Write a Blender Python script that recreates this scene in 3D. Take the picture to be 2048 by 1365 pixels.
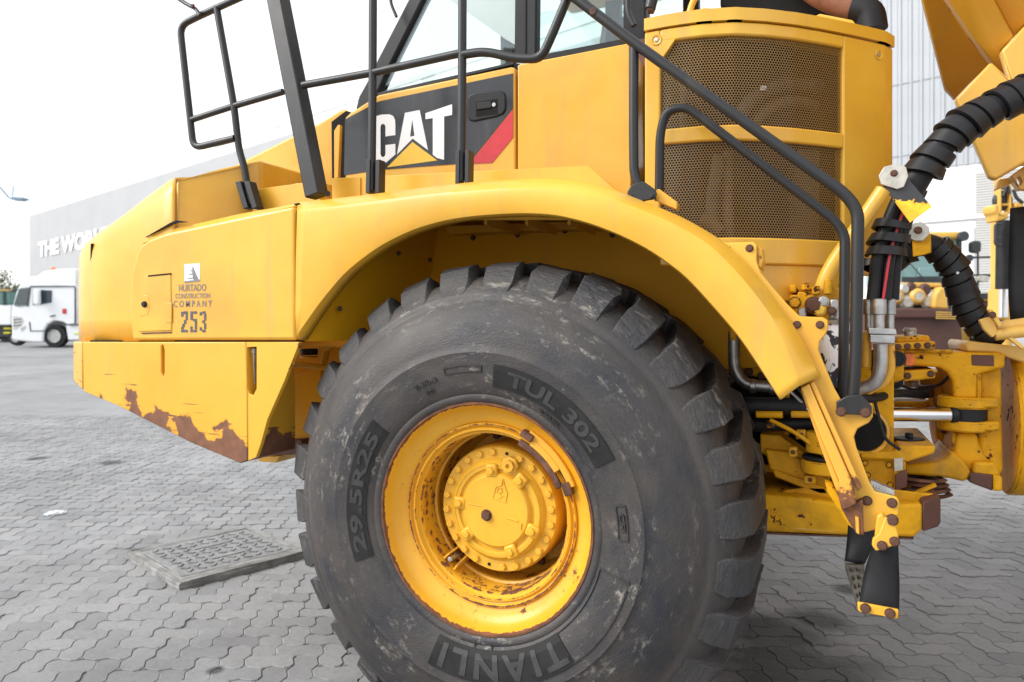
import bpy, bmesh, math, random
import numpy as np
from mathutils import Vector, Matrix
random.seed(7); rng = np.random.default_rng(7)
R = math.radians
for o in list(bpy.data.objects): bpy.data.objects.remove(o)
scn = bpy.context.scene; COL = scn.collection

# ------------------------------------------------------------------ camera, sky, sun, exposure
F, Y0, TH = 1450.0, 645.0, R(22.6)              # focal length and horizon in photo pixels (2048 wide), yaw
CAM = np.array([1.08, -2.33, 1.572])
FW = np.array([-math.sin(TH), math.cos(TH), 0.0]); RT = np.array([math.cos(TH), math.sin(TH), 0.0]); UP = np.array([0, 0, 1.0])
cd = bpy.data.cameras.new('camera'); cam = bpy.data.objects.new('camera', cd); COL.objects.link(cam)
cam.location = CAM; cam.rotation_euler = (R(90), 0, TH)
cd.sensor_width = 36; cd.lens = F / 2048 * 36; cd.shift_y = -(682.5 - Y0) / 2048
cd.clip_start = 0.05; cd.clip_end = 2000
cd.dof.use_dof = True; cd.dof.focus_distance = 2.62; cd.dof.aperture_fstop = 3.2
scn.camera = cam
SUN_AZ, SUN_EL = (-0.78, -0.62), 37.0           # horizontal direction towards the sun
w = bpy.data.worlds.new('World'); scn.world = w; w.use_nodes = True
t = w.node_tree; t.nodes.clear()
sky = t.nodes.new('ShaderNodeTexSky'); sky.sky_type = 'NISHITA'; sky.sun_disc = False
sky.sun_elevation = R(SUN_EL); sky.sun_rotation = math.atan2(SUN_AZ[0], SUN_AZ[1])
sky.air_density = 1.0; sky.dust_density = 2.0; sky.ozone_density = 1.0
hs = t.nodes.new('ShaderNodeHueSaturation'); hs.inputs['Saturation'].default_value = 0.22; hs.inputs['Value'].default_value = 1.0
bg = t.nodes.new('ShaderNodeBackground'); bg.inputs['Strength'].default_value = 0.13
wo = t.nodes.new('ShaderNodeOutputWorld')
ov = t.nodes.new('ShaderNodeMix'); ov.data_type = 'RGBA'; ov.inputs[0].default_value = 0.72      # thin bright overcast over the blue
ov.inputs[7].default_value = (6.2, 6.35, 6.6, 1)
t.links.new(sky.outputs[0], hs.inputs['Color']); t.links.new(hs.outputs[0], ov.inputs[6]); t.links.new(ov.outputs[2], bg.inputs['Color']); t.links.new(bg.outputs[0], wo.inputs['Surface'])
sl = bpy.data.lights.new('sun', 'SUN'); sl.energy = 1.95; sl.angle = R(32); sl.color = (1, .965, .91)
so = bpy.data.objects.new('sun', sl); COL.objects.link(so); so.location = (-6, -6, 12)
sdir = Vector((SUN_AZ[0] * math.cos(R(SUN_EL)), SUN_AZ[1] * math.cos(R(SUN_EL)), math.sin(R(SUN_EL))))
so.rotation_euler = sdir.to_track_quat('Z', 'Y').to_euler()
scn.render.engine = 'CYCLES'
vs = scn.view_settings; vs.view_transform = 'Standard'; vs.look = 'None'; vs.gamma = 1; vs.use_curve_mapping = False
vs.exposure = 0.84
scn.render.resolution_x = 1024; scn.render.resolution_y = 682

# ------------------------------------------------------------------ where a photo point lies at a known distance
def ray(px, py): return FW + RT * ((px - 1024) / F) + UP * ((Y0 - py) / F)
def W(px, py, Y):
    d = ray(px, py); return CAM + d * ((Y - CAM[1]) / d[1])
def K(px, py, k): return CAM + ray(px, py) * k
def G(px, py, z=0.0):
    d = ray(px, py); return CAM + d * ((z - CAM[2]) / d[2])
def pix(P):
    d = np.asarray(P, float) - CAM; k = d @ FW
    return 1024 + F * (d @ RT) / k, Y0 - F * d[2] / k, k
def zoom(o, s): return lambda *pts: [(o[0] + a / s, o[1] + b / s) for a, b in pts]

# ------------------------------------------------------------------ object helpers
def link(name, me, mat, parent=None, smooth=False, bevel=0, seg=2, angle=40, solid=0, soff=0):
    o = bpy.data.objects.new(name, me); COL.objects.link(o)
    if mat is not None and not me.materials: me.materials.append(mat)
    if smooth:
        me.polygons.foreach_set('use_smooth', [True] * len(me.polygons))
        try: me.set_sharp_from_angle(angle=R(angle))
        except Exception: pass
    if solid:
        m = o.modifiers.new('solidify', 'SOLIDIFY'); m.thickness = solid; m.offset = soff
    if bevel:
        m = o.modifiers.new('bevel', 'BEVEL'); m.width = bevel; m.segments = seg; m.limit_method = 'ANGLE'; m.angle_limit = R(35); m.harden_normals = False
        me.polygons.foreach_set('use_smooth', [True] * len(me.polygons))
        try: me.set_sharp_from_angle(angle=R(60))
        except Exception: pass
    if parent is not None: adopt(o, parent)
    return o
def adopt(o, parent):
    o.parent = parent
    m = Matrix.Identity(4); p = parent
    chain = []
    while p is not None: chain.append(p); p = p.parent
    for q in reversed(chain): m = m @ (q.matrix_parent_inverse @ q.matrix_basis)
    o.matrix_parent_inverse = m.inverted()
def root(name, loc, label, cat, group=None):
    o = bpy.data.objects.new(name, None); COL.objects.link(o); o.location = loc
    o['label'] = label; o['category'] = cat
    if group: o['group'] = group
    return o
def tag(o, label, cat, group=None):
    o['label'] = label; o['category'] = cat
    if group: o['group'] = group
    return o
def mesh(name, v, f):
    me = bpy.data.meshes.new(name); me.from_pydata([tuple(map(float, a)) for a in v], [], f); me.update(); return me
def bm_mesh(name, bm):
    bmesh.ops.recalc_face_normals(bm, faces=bm.faces)
    me = bpy.data.meshes.new(name); bm.to_mesh(me); bm.free(); return me

def plate_me(name, pts, ext, holes=()):
    """flat outline (3D points) with holes, thickened along the vector ext"""
    bm = bmesh.new(); loops = []
    for lp in [pts] + list(holes):
        vs_ = [bm.verts.new(Vector(p)) for p in lp]
        loops.append(vs_)
    if len(loops) == 1:
        try: bm.faces.new(loops[0])
        except ValueError: pass
    else:
        es = []
        for l in loops:
            for a, b in zip(l, l[1:] + l[:1]): es.append(bm.edges.new((a, b)))
        bmesh.ops.triangle_fill(bm, use_beauty=True, use_dissolve=True, edges=es)
    fs = bm.faces[:]
    r = bmesh.ops.extrude_face_region(bm, geom=fs)
    bmesh.ops.translate(bm, verts=[g for g in r['geom'] if isinstance(g, bmesh.types.BMVert)], vec=Vector(ext))
    return bm_mesh(name, bm)
def plate(name, pp, Y, thick, mat, parent, bevel=.004, holes=(), seg=2):
    """outline in photo pixels on the lengthwise plane y = Y (Y may be a list, one per point)"""
    Ys = Y if isinstance(Y, (list, tuple)) else [Y] * len(pp)
    pts = [W(p[0], p[1], y) for p, y in zip(pp, Ys)]
    hs_ = [[W(p[0], p[1], Ys[0]) for p in h] for h in holes]
    return link(name, plate_me(name, pts, (0, thick, 0), hs_), mat, parent, bevel=bevel, seg=seg)
def kplate(name, pp, k, thick, mat, parent, bevel=0, seg=2):
    """the same for things far behind, on a plane facing the yard at distance k"""
    return link(name, plate_me(name, [K(x, y, k) for x, y in pp], FW * thick), mat, parent, bevel=bevel, seg=seg)

def fillet(pts, r, n=5):
    P = [np.asarray(p, float) for p in pts]; out = [P[0]]
    for a, b, c in zip(P, P[1:], P[2:]):
        u, v = a - b, c - b; lu, lv = np.linalg.norm(u), np.linalg.norm(v)
        if lu < 1e-6 or lv < 1e-6: continue
        d = min(r, lu * .48, lv * .48); s, e = b + u / lu * d, b + v / lv * d
        for i in range(n + 1):
            q = i / n; out.append((1 - q) ** 2 * s + 2 * q * (1 - q) * b + q * q * e)
    out.append(P[-1]); return out
def sweep_me(name, pts, rad, n=12, cap=True, prof=None):
    P = [np.asarray(p, float) for p in pts]; m = len(P)
    rads = rad if isinstance(rad, (list, tuple, np.ndarray)) else [rad] * m
    T = []
    for i in range(m):
        d = P[min(i + 1, m - 1)] - P[max(i - 1, 0)]; T.append(d / (np.linalg.norm(d) + 1e-12))
    a = np.array([0, 0, 1.0]) if abs(T[0][2]) < .9 else np.array([0, 1.0, 0])
    nrm = np.cross(T[0], a); nrm /= np.linalg.norm(nrm); v = []; f = []
    prof = prof or [(math.cos(2 * math.pi * j / n), math.sin(2 * math.pi * j / n)) for j in range(n)]
    n = len(prof)
    for i in range(m):
        nrm = nrm - T[i] * (nrm @ T[i]); nrm /= np.linalg.norm(nrm) + 1e-12; bn = np.cross(T[i], nrm)
        for cx, cy in prof: v.append(P[i] + (nrm * cx + bn * cy) * rads[i])
    for i in range(m - 1):
        for j in range(n):
            k = (j + 1) % n; f.append((i * n + j, i * n + k, (i + 1) * n + k, (i + 1) * n + j))
    if cap: f.append(tuple(range(n - 1, -1, -1))); f.append(tuple((m - 1) * n + j for j in range(n)))
    return mesh(name, v, f)
def tube(name, pts, rad, mat, parent, fr=.06, n=12):
    """pts: (px, py, Y) photo points with their own depth"""
    return link(name, sweep_me(name, fillet([W(*p) for p in pts], fr), rad, n), mat, parent, smooth=True, angle=50)
def tube3(name, pts, rad, mat, parent, fr=.05, n=12, fn=5):
    return link(name, sweep_me(name, fillet(pts, fr, fn), rad, n), mat, parent, smooth=True, angle=50)
def basis(axis):
    a = np.asarray(axis, float); a /= np.linalg.norm(a)
    h = np.array([0, 0, 1.0]) if abs(a[2]) < .9 else np.array([1.0, 0, 0])
    u = np.cross(a, h); u /= np.linalg.norm(u); return a, u, np.cross(a, u)
def lathe_me(name, c, axis, prof, n=64, closed=False):
    """prof: (radius, offset along the axis)"""
    a, u, w_ = basis(axis); c = np.asarray(c, float); v = []; f = []; m = len(prof)
    for j in range(n):
        q = 2 * math.pi * j / n; d = u * math.cos(q) + w_ * math.sin(q)
        for r_, o in prof: v.append(c + d * r_ + a * o)
    for j in range(n):
        k = (j + 1) % n
        for i in range(m if closed else m - 1):
            i2 = (i + 1) % m
            f.append((j * m + i, k * m + i, k * m + i2, j * m + i2))
    me = mesh(name, v, f)
    bm = bmesh.new(); bm.from_mesh(me); bmesh.ops.remove_doubles(bm, verts=bm.verts, dist=1e-5); bmesh.ops.recalc_face_normals(bm, faces=bm.faces); bm.to_mesh(me); bm.free()
    return me
def lathe(name, c, axis, prof, mat, parent, n=64, angle=35, closed=False):
    return link(name, lathe_me(name, c, axis, prof, n, closed), mat, parent, smooth=True, angle=angle)
def cyl(name, a, b, r_, mat, parent, n=28, bev=.003):
    a, b = np.asarray(a, float), np.asarray(b, float); L = np.linalg.norm(b - a)
    return lathe(name, a, b - a, [(0, 0), (r_ - bev, 0), (r_, bev), (r_, L - bev), (r_ - bev, L), (0, L)], mat, parent, n)
def box(name, c, size, mat, parent, rotz=0, bevel=.004, roty=0):
    bm = bmesh.new(); bmesh.ops.create_cube(bm, size=1)
    bmesh.ops.scale(bm, vec=Vector(size), verts=bm.verts)
    if roty: bmesh.ops.rotate(bm, matrix=Matrix.Rotation(roty, 3, 'Y'), verts=bm.verts)
    if rotz: bmesh.ops.rotate(bm, matrix=Matrix.Rotation(rotz, 3, 'Z'), verts=bm.verts)
    bmesh.ops.translate(bm, vec=Vector(c), verts=bm.verts)
    return link(name, bm_mesh(name, bm), mat, parent, bevel=bevel)
_bolt = {}
def bolt(c, r_, mat, parent, axis=(0, -1, 0), h=.6, name='bolt', washer=True):
    key = mat.name
    if key not in _bolt:
        pr = [(1.5, 0), (1.5, .18), (1.0, .18)] if washer else [(1.0, 0)]
        v = []; f = []
        me0 = lathe_me('bolt', (0, 0, 0), (0, 0, 1), [(0, 0), (1.2, 0), (1.2, .12), (.0, .12)], 16)
        bm = bmesh.new(); bm.from_mesh(me0)
        me1 = lathe_me('bolt', (0, 0, 0), (0, 0, 1), [(0, .1), (1.0, .1), (1.0, .72), (.86, .82), (.3, .84), (0, .84)], 6)
        bm.from_mesh(me1); me = bpy.data.meshes.new('bolt'); bm.to_mesh(me); bm.free(); me.materials.append(mat); _bolt[key] = me
    o = bpy.data.objects.new(name, _bolt[key]); COL.objects.link(o)
    q = Vector(axis).to_track_quat('Z', 'Y')
    o.matrix_basis = Matrix.Translation(Vector(c)) @ q.to_matrix().to_4x4() @ Matrix.Rotation(random.random() * 6, 4, 'Z') @ Matrix.Diagonal((r_, r_, r_, 1))
    adopt(o, parent); return o
def flat_text(s, bold=.0, space=1.0):
    """outline lettering as (verts2d normalised to width/height 0..1, faces, aspect)"""
    cu = bpy.data.curves.new('lettering', 'FONT'); cu.body = s; cu.size = 1; cu.offset = bold; cu.space_character = space; cu.resolution_u = 3; cu.fill_mode = 'FRONT'
    o = bpy.data.objects.new('lettering', cu); COL.objects.link(o)
    dg = bpy.context.evaluated_depsgraph_get(); me = bpy.data.meshes.new_from_object(o.evaluated_get(dg))
    v = np.array([tuple(q.co)[:2] for q in me.vertices]); f = [tuple(p.vertices) for p in me.polygons]
    bpy.data.objects.remove(o); bpy.data.curves.remove(cu); bpy.data.meshes.remove(me)
    lo, hi = v.min(0), v.max(0); return (v - lo) / (hi - lo), f, (hi - lo)[0] / (hi - lo)[1]
def text_on_plane(name, s, rect, Y, mat, parent, bold=.0, thick=.0015):
    x0, y0, x1, y1 = rect; v, f, a = flat_text(s, bold); ym = (y0 + y1) / 2; xm = (x0 + x1) / 2
    A, B = W(x0, ym, Y), W(x1, ym, Y); zt, zb = W(xm, y0, Y)[2], W(xm, y1, Y)[2]
    n = len(v)
    pts = [(A[0] + (B[0] - A[0]) * u, Y - thick, zb + (zt - zb) * q) for u, q in v]
    return link(name, mesh(name, pts, f), mat, parent)

# ------------------------------------------------------------------ materials
class M:
    def __init__(s, name):
        s.m = bpy.data.materials.new(name); s.m.use_nodes = True; s.t = s.m.node_tree; s.t.nodes.clear()
        s.out = s.n('ShaderNodeOutputMaterial'); s.b = s.n('ShaderNodeBsdfPrincipled'); s.t.links.new(s.b.outputs[0], s.out.inputs[0])
        s.co = s.n('ShaderNodeTexCoord').outputs['Object']
    def n(s, ty, **kw):
        q = s.t.nodes.new(ty)
        for k, v in kw.items(): setattr(q, k, v)
        return q
    def put(s, sock, v):
        if hasattr(v, 'is_linked') or isinstance(v, bpy.types.NodeSocket): s.t.links.new(v, sock)
        else: sock.default_value = v
    def noise(s, scale, detail=5, rough=.55, stretch=None, off=(0, 0, 0), dist=0):
        co = s.co
        if stretch or off != (0, 0, 0):
            mp = s.n('ShaderNodeMapping'); s.put(mp.inputs['Vector'], co); mp.inputs['Scale'].default_value = stretch or (1, 1, 1); mp.inputs['Location'].default_value = off; co = mp.outputs[0]
        q = s.n('ShaderNodeTexNoise'); s.put(q.inputs['Vector'], co); q.inputs['Scale'].default_value = scale; q.inputs['Detail'].default_value = detail; q.inputs['Roughness'].default_value = rough; q.inputs['Distortion'].default_value = dist
        return q.outputs[0]
    def math(s, op, a, b=0.0, c=0.0, clamp=False):
        q = s.n('ShaderNodeMath', operation=op, use_clamp=clamp)
        for i, v in enumerate((a, b, c)): s.put(q.inputs[i], v)
        return q.outputs[0]
    def ramp(s, v, lo, hi):
        q = s.n('ShaderNodeMapRange'); q.clamp = True; s.put(q.inputs[0], v); s.put(q.inputs[1], lo); s.put(q.inputs[2], hi); return q.outputs[0]
    def mix(s, f, a, b):
        q = s.n('ShaderNodeMix', data_type='RGBA'); s.put(q.inputs[0], f)
        for i, v in ((6, a), (7, b)): s.put(q.inputs[i], v if isinstance(v, bpy.types.NodeSocket) else (*v, 1)[:4])
        return q.outputs[2]
    def xyz(s):
        q = s.n('ShaderNodeSeparateXYZ'); s.put(q.inputs[0], s.co); return q.outputs
    def bump(s, h, st=.3, dist=.01):
        q = s.n('ShaderNodeBump'); q.inputs['Strength'].default_value = st; q.inputs['Distance'].default_value = dist; s.put(q.inputs['Height'], h); s.put(s.b.inputs['Normal'], q.outputs[0])
    def set(s, col=None, rough=None, metal=None, **kw):
        if col is not None: s.put(s.b.inputs['Base Color'], col if isinstance(col, bpy.types.NodeSocket) else (*col, 1)[:4])
        if rough is not None: s.put(s.b.inputs['Roughness'], rough)
        if metal is not None: s.put(s.b.inputs['Metallic'], metal)
        for k, v in kw.items(): s.put(s.b.inputs[k.replace('_', ' ')], v)
        return s.m
RUST = (.085, .034, .018); RUST2 = (.22, .085, .035)
def paint(name, base, chips=.0, rough=.34, wear=None, fade=.25, chipcol=RUST, dust=.12, chipscale=26, coat=.22, grime=0, edge=0, spec=.45, cdet=(9, .68)):
    """weathered machine paint; wear(m) may give a 0..1 amount of local rust with a shape of its own"""
    m = M(name); b = np.array(base)
    pale = tuple(b * (1 - fade) + np.array([.80, .54, .09]) * fade * (b.sum() > .6) + b * fade * (b.sum() <= .6)); deep = tuple(b * np.array([.95, .90, .8]))
    c = m.mix(m.ramp(m.noise(2.3, 4, .6), .35, .7), pale, deep)
    st = m.ramp(m.noise(9, 5, .6, stretch=(1, 1, .12)), .56, .78)
    c = m.mix(m.math('MULTIPLY', st, dust), c, (.30, .24, .15))
    if grime: c = m.mix(m.math('MULTIPLY', m.ramp(m.noise(4.5, 7, .7, off=(9, 4, 2)), .46, .74), grime), c, (.05, .030, .014))
    c = m.mix(m.math('MULTIPLY', m.ramp(m.noise(1.7, 7, .62, off=(6, 6, 1)), .48, .70), dust * 1.3), c, tuple(b * np.array([.72, .62, .8]) + .02))
    sc1 = m.ramp(m.noise(13, 4, .6, stretch=(.25, 1, 7), off=(0, 3, 9)), .70, .72)
    c = m.mix(m.math('MULTIPLY', sc1, .22 if b.sum() > .6 else .1), c, (.80, .66, .36) if b.sum() > .6 else (.2, .2, .2))
    spk = m.ramp(m.noise(70, 3, .6), .70, .74)
    c = m.mix(m.math('MULTIPLY', spk, .35), c, tuple(b * .45))
    cl = m.noise(3.1, 3, .5, off=(3, 1, 7)); cn = m.noise(chipscale, cdet[0], cdet[1], off=(1, 5, 2))
    v = m.math('ADD', m.math('MULTIPLY', cl, .35), m.math('MULTIPLY', cn, .65))
    lim = .80 - .235 * chips
    if wear: v = m.math('ADD', v, m.math('MULTIPLY', wear(m), .45))
    if edge:
        bv = m.n('ShaderNodeBevel', samples=4); bv.inputs[0].default_value = .007; ge = m.n('ShaderNodeNewGeometry')
        dt = m.n('ShaderNodeVectorMath', operation='DOT_PRODUCT'); m.put(dt.inputs[0], bv.outputs[0]); m.put(dt.inputs[1], ge.outputs['Normal'])
        v = m.math('ADD', v, m.math('MULTIPLY', m.ramp(dt.outputs['Value'], .985, .80), edge))
    k = m.ramp(v, lim, lim + .012)
    rc = m.mix(m.ramp(m.noise(18, 6, .7), .35, .65), chipcol, RUST2 if chipcol is RUST else tuple(np.array(chipcol) * 1.6))
    halo = m.ramp(v, lim - .035, lim)
    c = m.mix(m.math('MULTIPLY', halo, .45), c, tuple(b * np.array([.75, .5, .4])))
    c = m.mix(k, c, rc)
    r_ = m.math('ADD', m.math('MULTIPLY', m.noise(11, 4), .2), rough - .08)
    r2 = m.math('ADD', r_, m.math('MULTIPLY', k, .4), clamp=True)
    m.bump(m.math('ADD', m.math('SUBTRACT', m.math('MULTIPLY', m.noise(120, 2), .12), k), m.math('MULTIPLY', m.noise(4.5, 3), 2.2)), .25, .002)
    return m.set(c, r2, 0, Coat_Weight=m.math('MULTIPLY', m.math('SUBTRACT', 1.0, k), coat), Coat_Roughness=.18, Specular_IOR_Level=spec)
YEL = (.79, .415, .030)
def line_wear(x0, z0, x1, z1, width, side=1):
    a = (z1 - z0) / (x1 - x0)
    def fn(m):
        x, y, z = m.xyz(); line = m.math('ADD', m.math('MULTIPLY', m.math('SUBTRACT', x, x0), a), z0)
        d = m.math('MULTIPLY', m.math('SUBTRACT', z, line), side)
        return m.math('SUBTRACT', 1.0, m.ramp(d, 0.0, width))
    return fn
m_yel = paint('yellow_paint', YEL, .47, dust=.42, fade=.36, edge=.10)
m_yelc = paint('chipped_yellow_paint', YEL, .62, dust=.18, fade=.15, edge=.10)
m_yelw = paint('worn_yellow_paint', (.78, .40, .03), .78, dust=.3, fade=.2, chipscale=18, edge=.14)
m_yeld = paint('casting_yellow_paint', (.76, .385, .006), .84, rough=.5, dust=.3, fade=.0, chipcol=(.03, .016, .012), chipscale=24, coat=.0, grime=.62, edge=.24, spec=.22)  # grimy casting yellow; blue cut for the saturated look of shade
m_arch = paint('arch_shade_yellow', (.80, .40, .010), .35, rough=.5, dust=.12, fade=0, coat=0, spec=.2)  # yellow with its blue cut so the shaded arch reads saturated
m_tan = paint('dusty_yellow_paint', (.72, .44, .10), .5, rough=.5, dust=.4, fade=.3)
bA, bB = W(165, 783, 0), W(490, 922, 0)
def bump_wear(m):
    x, y, z = m.xyz(); base = line_wear(bA[0], bA[2] - .02, bB[0], bB[2] - .02, .20)(m)
    grow = m.math('ADD', m.math('MULTIPLY', m.ramp(x, bA[0], bB[0]), .72), .28)
    far = line_wear(bA[0], bA[2] - .02, bB[0], bB[2] - .02, .42)(m)
    scr = m.ramp(m.noise(7, 6, .62, stretch=(.35, 1, 9)), .60, .64)
    return m.math('ADD', m.math('MULTIPLY', base, grow), m.math('MULTIPLY', m.math('MULTIPLY', scr, far), .75))
m_bump = paint('scraped_yellow_paint', YEL, .26, dust=.16, fade=.2, wear=bump_wear, chipcol=(.15, .066, .036), chipscale=9, cdet=(4, .5))
def simple(name, col, rough=.5, metal=0, var=.25, scale=12, bump=0, **kw):
    if max(col) < .03: kw.setdefault('Specular_IOR_Level', .3); col = tuple(q * .62 for q in col)
    m = M(name); c = np.array(col)
    cc = m.mix(m.ramp(m.noise(scale, 5, .6), .3, .7), tuple(c * (1 - var)), tuple(np.minimum(c * (1 + var), 1)))
    if bump: m.bump(m.noise(scale * 8, 4), bump, .002)
    return m.set(cc, m.math('ADD', m.math('MULTIPLY', m.noise(scale * 2, 4), .2), rough - .1), metal, **kw)
m_black = paint('black_rail_paint', (.015, .016, .019), .46, rough=.40, chipcol=(.30, .14, .03), fade=0, dust=.10, coat=.0, spec=.5)
m_blackp = simple('black_plastic', (.022, .024, .027), .42)
m_rubber = simple('black_rubber', (.022, .023, .026), .55, var=.4, scale=9, bump=.15)
m_hose = simple('hose_rubber', (.020, .021, .024), .48, var=.5, scale=14, bump=.2)
m_wrap = paint('spiral_wrap_plastic', (.012, .0125, .015), .62, rough=.42, fade=0, chipcol=(.075, .066, .052), dust=.12, chipscale=14, coat=0, spec=.4)
m_red = simple('red_stripe_film', (.55, .025, .035), .35, var=.12)
m_white = simple('white_film', (.80, .80, .80), .35, var=.04)
m_chrome = simple('chromed_rod', (.75, .76, .78), .16, 1, var=.05)
m_steel = simple('galvanised_steel', (.46, .46, .45), .38, .9, var=.3, scale=20, bump=.2)
m_zinc = simple('zinc_plate', (.52, .50, .44), .45, .55, var=.35, scale=16, bump=.2)
m_rust = simple('rusty_steel', (.11, .048, .028), .75, var=.7, scale=22, bump=.5)
m_brown = simple('rusty_brown_steel', (.10, .038, .024), .6, var=.4, scale=4, bump=.2)
m_dark = simple('recess_shade_black', (.010, .010, .010), .8)  # near-black painted in for the shade inside gaps, holes and bays
m_decal = paint('black_decal_film', (.020, .023, .030), .05, rough=.22, fade=0, dust=.12, coat=.3)
m_grey = simple('grey_lettering', (.20, .20, .20), .6, var=.25, scale=60)
m_stencil = simple('stencil_paint', (.085, .085, .10), .6, var=.5, scale=90)
m_dyel = simple('decal_yellow', (.80, .50, .04), .35, var=.05)
m_orange = simple('orange_reflector', (.75, .16, .02), .25, var=.3, scale=30)
def filt():
    m = M('peeling_filter_paint'); k = m.ramp(m.noise(14, 5, .6, dist=.6, off=(3, 3, 3)), .535, .55); x, y, z = m.xyz()
    c = m.mix(k, (.72, .72, .74), (.02, .02, .03)); return m.set(c, .4)
m_filter = filt()
def glass():
    m = M('cab_glass'); m.t.nodes.remove(m.b)
    tr = m.n('ShaderNodeBsdfTransparent'); tr.inputs[0].default_value = (.86, .93, .92, 1); gl = m.n('ShaderNodeBsdfGlossy'); gl.inputs['Roughness'].default_value = .03; gl.inputs[0].default_value = (.9, .95, .97, 1)
    fr = m.n('ShaderNodeFresnel'); fr.inputs[0].default_value = 1.5; mx = m.n('ShaderNodeMixShader')
    k = m.math('ADD', m.math('MULTIPLY', fr.outputs[0], .9), .05, clamp=True)
    m.t.links.new(k, mx.inputs[0]); m.t.links.new(tr.outputs[0], mx.inputs[1]); m.t.links.new(gl.outputs[0], mx.inputs[2]); m.t.links.new(mx.outputs[0], m.out.inputs[0]); return m.m
m_glass = glass()
def tyre_mat(name, base, dustamt, scuff):
    m = M(name); b = np.array(base)
    x, y, z = m.xyz(); zz = m.math('SUBTRACT', z, .88); an = m.math('ARCTAN2', x, zz); rd = m.math('SQRT', m.math('ADD', m.math('MULTIPLY', x, x), m.math('MULTIPLY', zz, zz)))
    cb = m.n('ShaderNodeCombineXYZ'); m.put(cb.inputs[0], m.math('MULTIPLY', an, .38)); m.put(cb.inputs[1], m.math('MULTIPLY', rd, 1.15)); m.put(cb.inputs[2], y); m.co = cb.outputs[0]     # wear follows the rotation
    c = m.mix(m.ramp(m.noise(6.5, 8, .7, dist=.4), .36, .64), tuple(b * np.array([.70, .76, .95])), tuple(b * np.array([1.55, 1.42, 1.30])))
    c = m.mix(m.math('MULTIPLY', m.ramp(m.noise(2.6, 7, .65, off=(4, 2, 1)), .40, .66), dustamt), c, (.115, .096, .082))
    c = m.mix(m.math('MULTIPLY', m.ramp(m.noise(4.4, 7, .66, off=(1, 8, 3), dist=.5), .53, .66), .7), c, (.017, .020, .030))
    cl = m.ramp(m.noise(4.2, 5, .6, off=(7, 3, 5)), .47, .62); sp = m.ramp(m.noise(30, 9, .75), .54, .66)
    c = m.mix(m.math('MULTIPLY', m.math('MULTIPLY', cl, sp), scuff), c, (.36, .33, .28))
    sc = m.ramp(m.noise(16, 6, .7, stretch=(1, 1, 3.5), off=(2, 0, 6)), .66, .70)
    c = m.mix(m.math('MULTIPLY', sc, .5), c, (.20, .185, .165))
    m.bump(m.math('ADD', m.noise(160, 3), m.math('MULTIPLY', m.noise(26, 6), 1.4)), .45, .004)
    if 'tread' in name: m.bump(m.math('ADD', m.math('MULTIPLY', m.noise(60, 5, .7), .25), m.noise(9, 7, .7)), .9, .022)
    return m.set(c, m.math('ADD', m.math('MULTIPLY', m.noise(8, 4), .25), .46))
m_tyre = tyre_mat('tyre_sidewall_rubber', (.030, .0285, .0285), .42, .70)
m_tread = tyre_mat('tyre_tread_rubber', (.029, .0305, .033), .34, .85)
m_tyred = simple('tyre_label_rubber', (.0255, .0248, .0248), .55, var=.4, scale=12, bump=.2)
m_tlet = simple('tyre_letter_rubber', (.036, .035, .035), .5, var=.3, scale=14, bump=.2)
def rad_wear(bands):
    def fn(m):
        x, y, z = m.xyz(); r_ = m.math('SQRT', m.math('ADD', m.math('MULTIPLY', x, x), m.math('POWER', m.math('SUBTRACT', z, .88), 2.0)))
        tot = None
        for c0, wd, amt in bands:
            k = m.math('MULTIPLY', m.math('SUBTRACT', 1.0, m.ramp(m.math('ABSOLUTE', m.math('SUBTRACT', r_, c0)), 0.0, wd)), amt)
            tot = k if tot is None else m.math('MAXIMUM', tot, k)
        return tot
    return fn
m_rim = paint('rim_yellow_paint', (.74, .365, .012), .56, rough=.38, coat=.1, wear=rad_wear([(.406, .011, 1.0), (.326, .007, .5), (.304, .005, .3), (.289, .006, .4), (.36, .05, .13)]), dust=.1, chipscale=34)
m_hub = paint('hub_yellow_paint', (.79, .415, .016), .45, rough=.4, dust=.25, chipscale=34, grime=.22, coat=.1, edge=.06)

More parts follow.
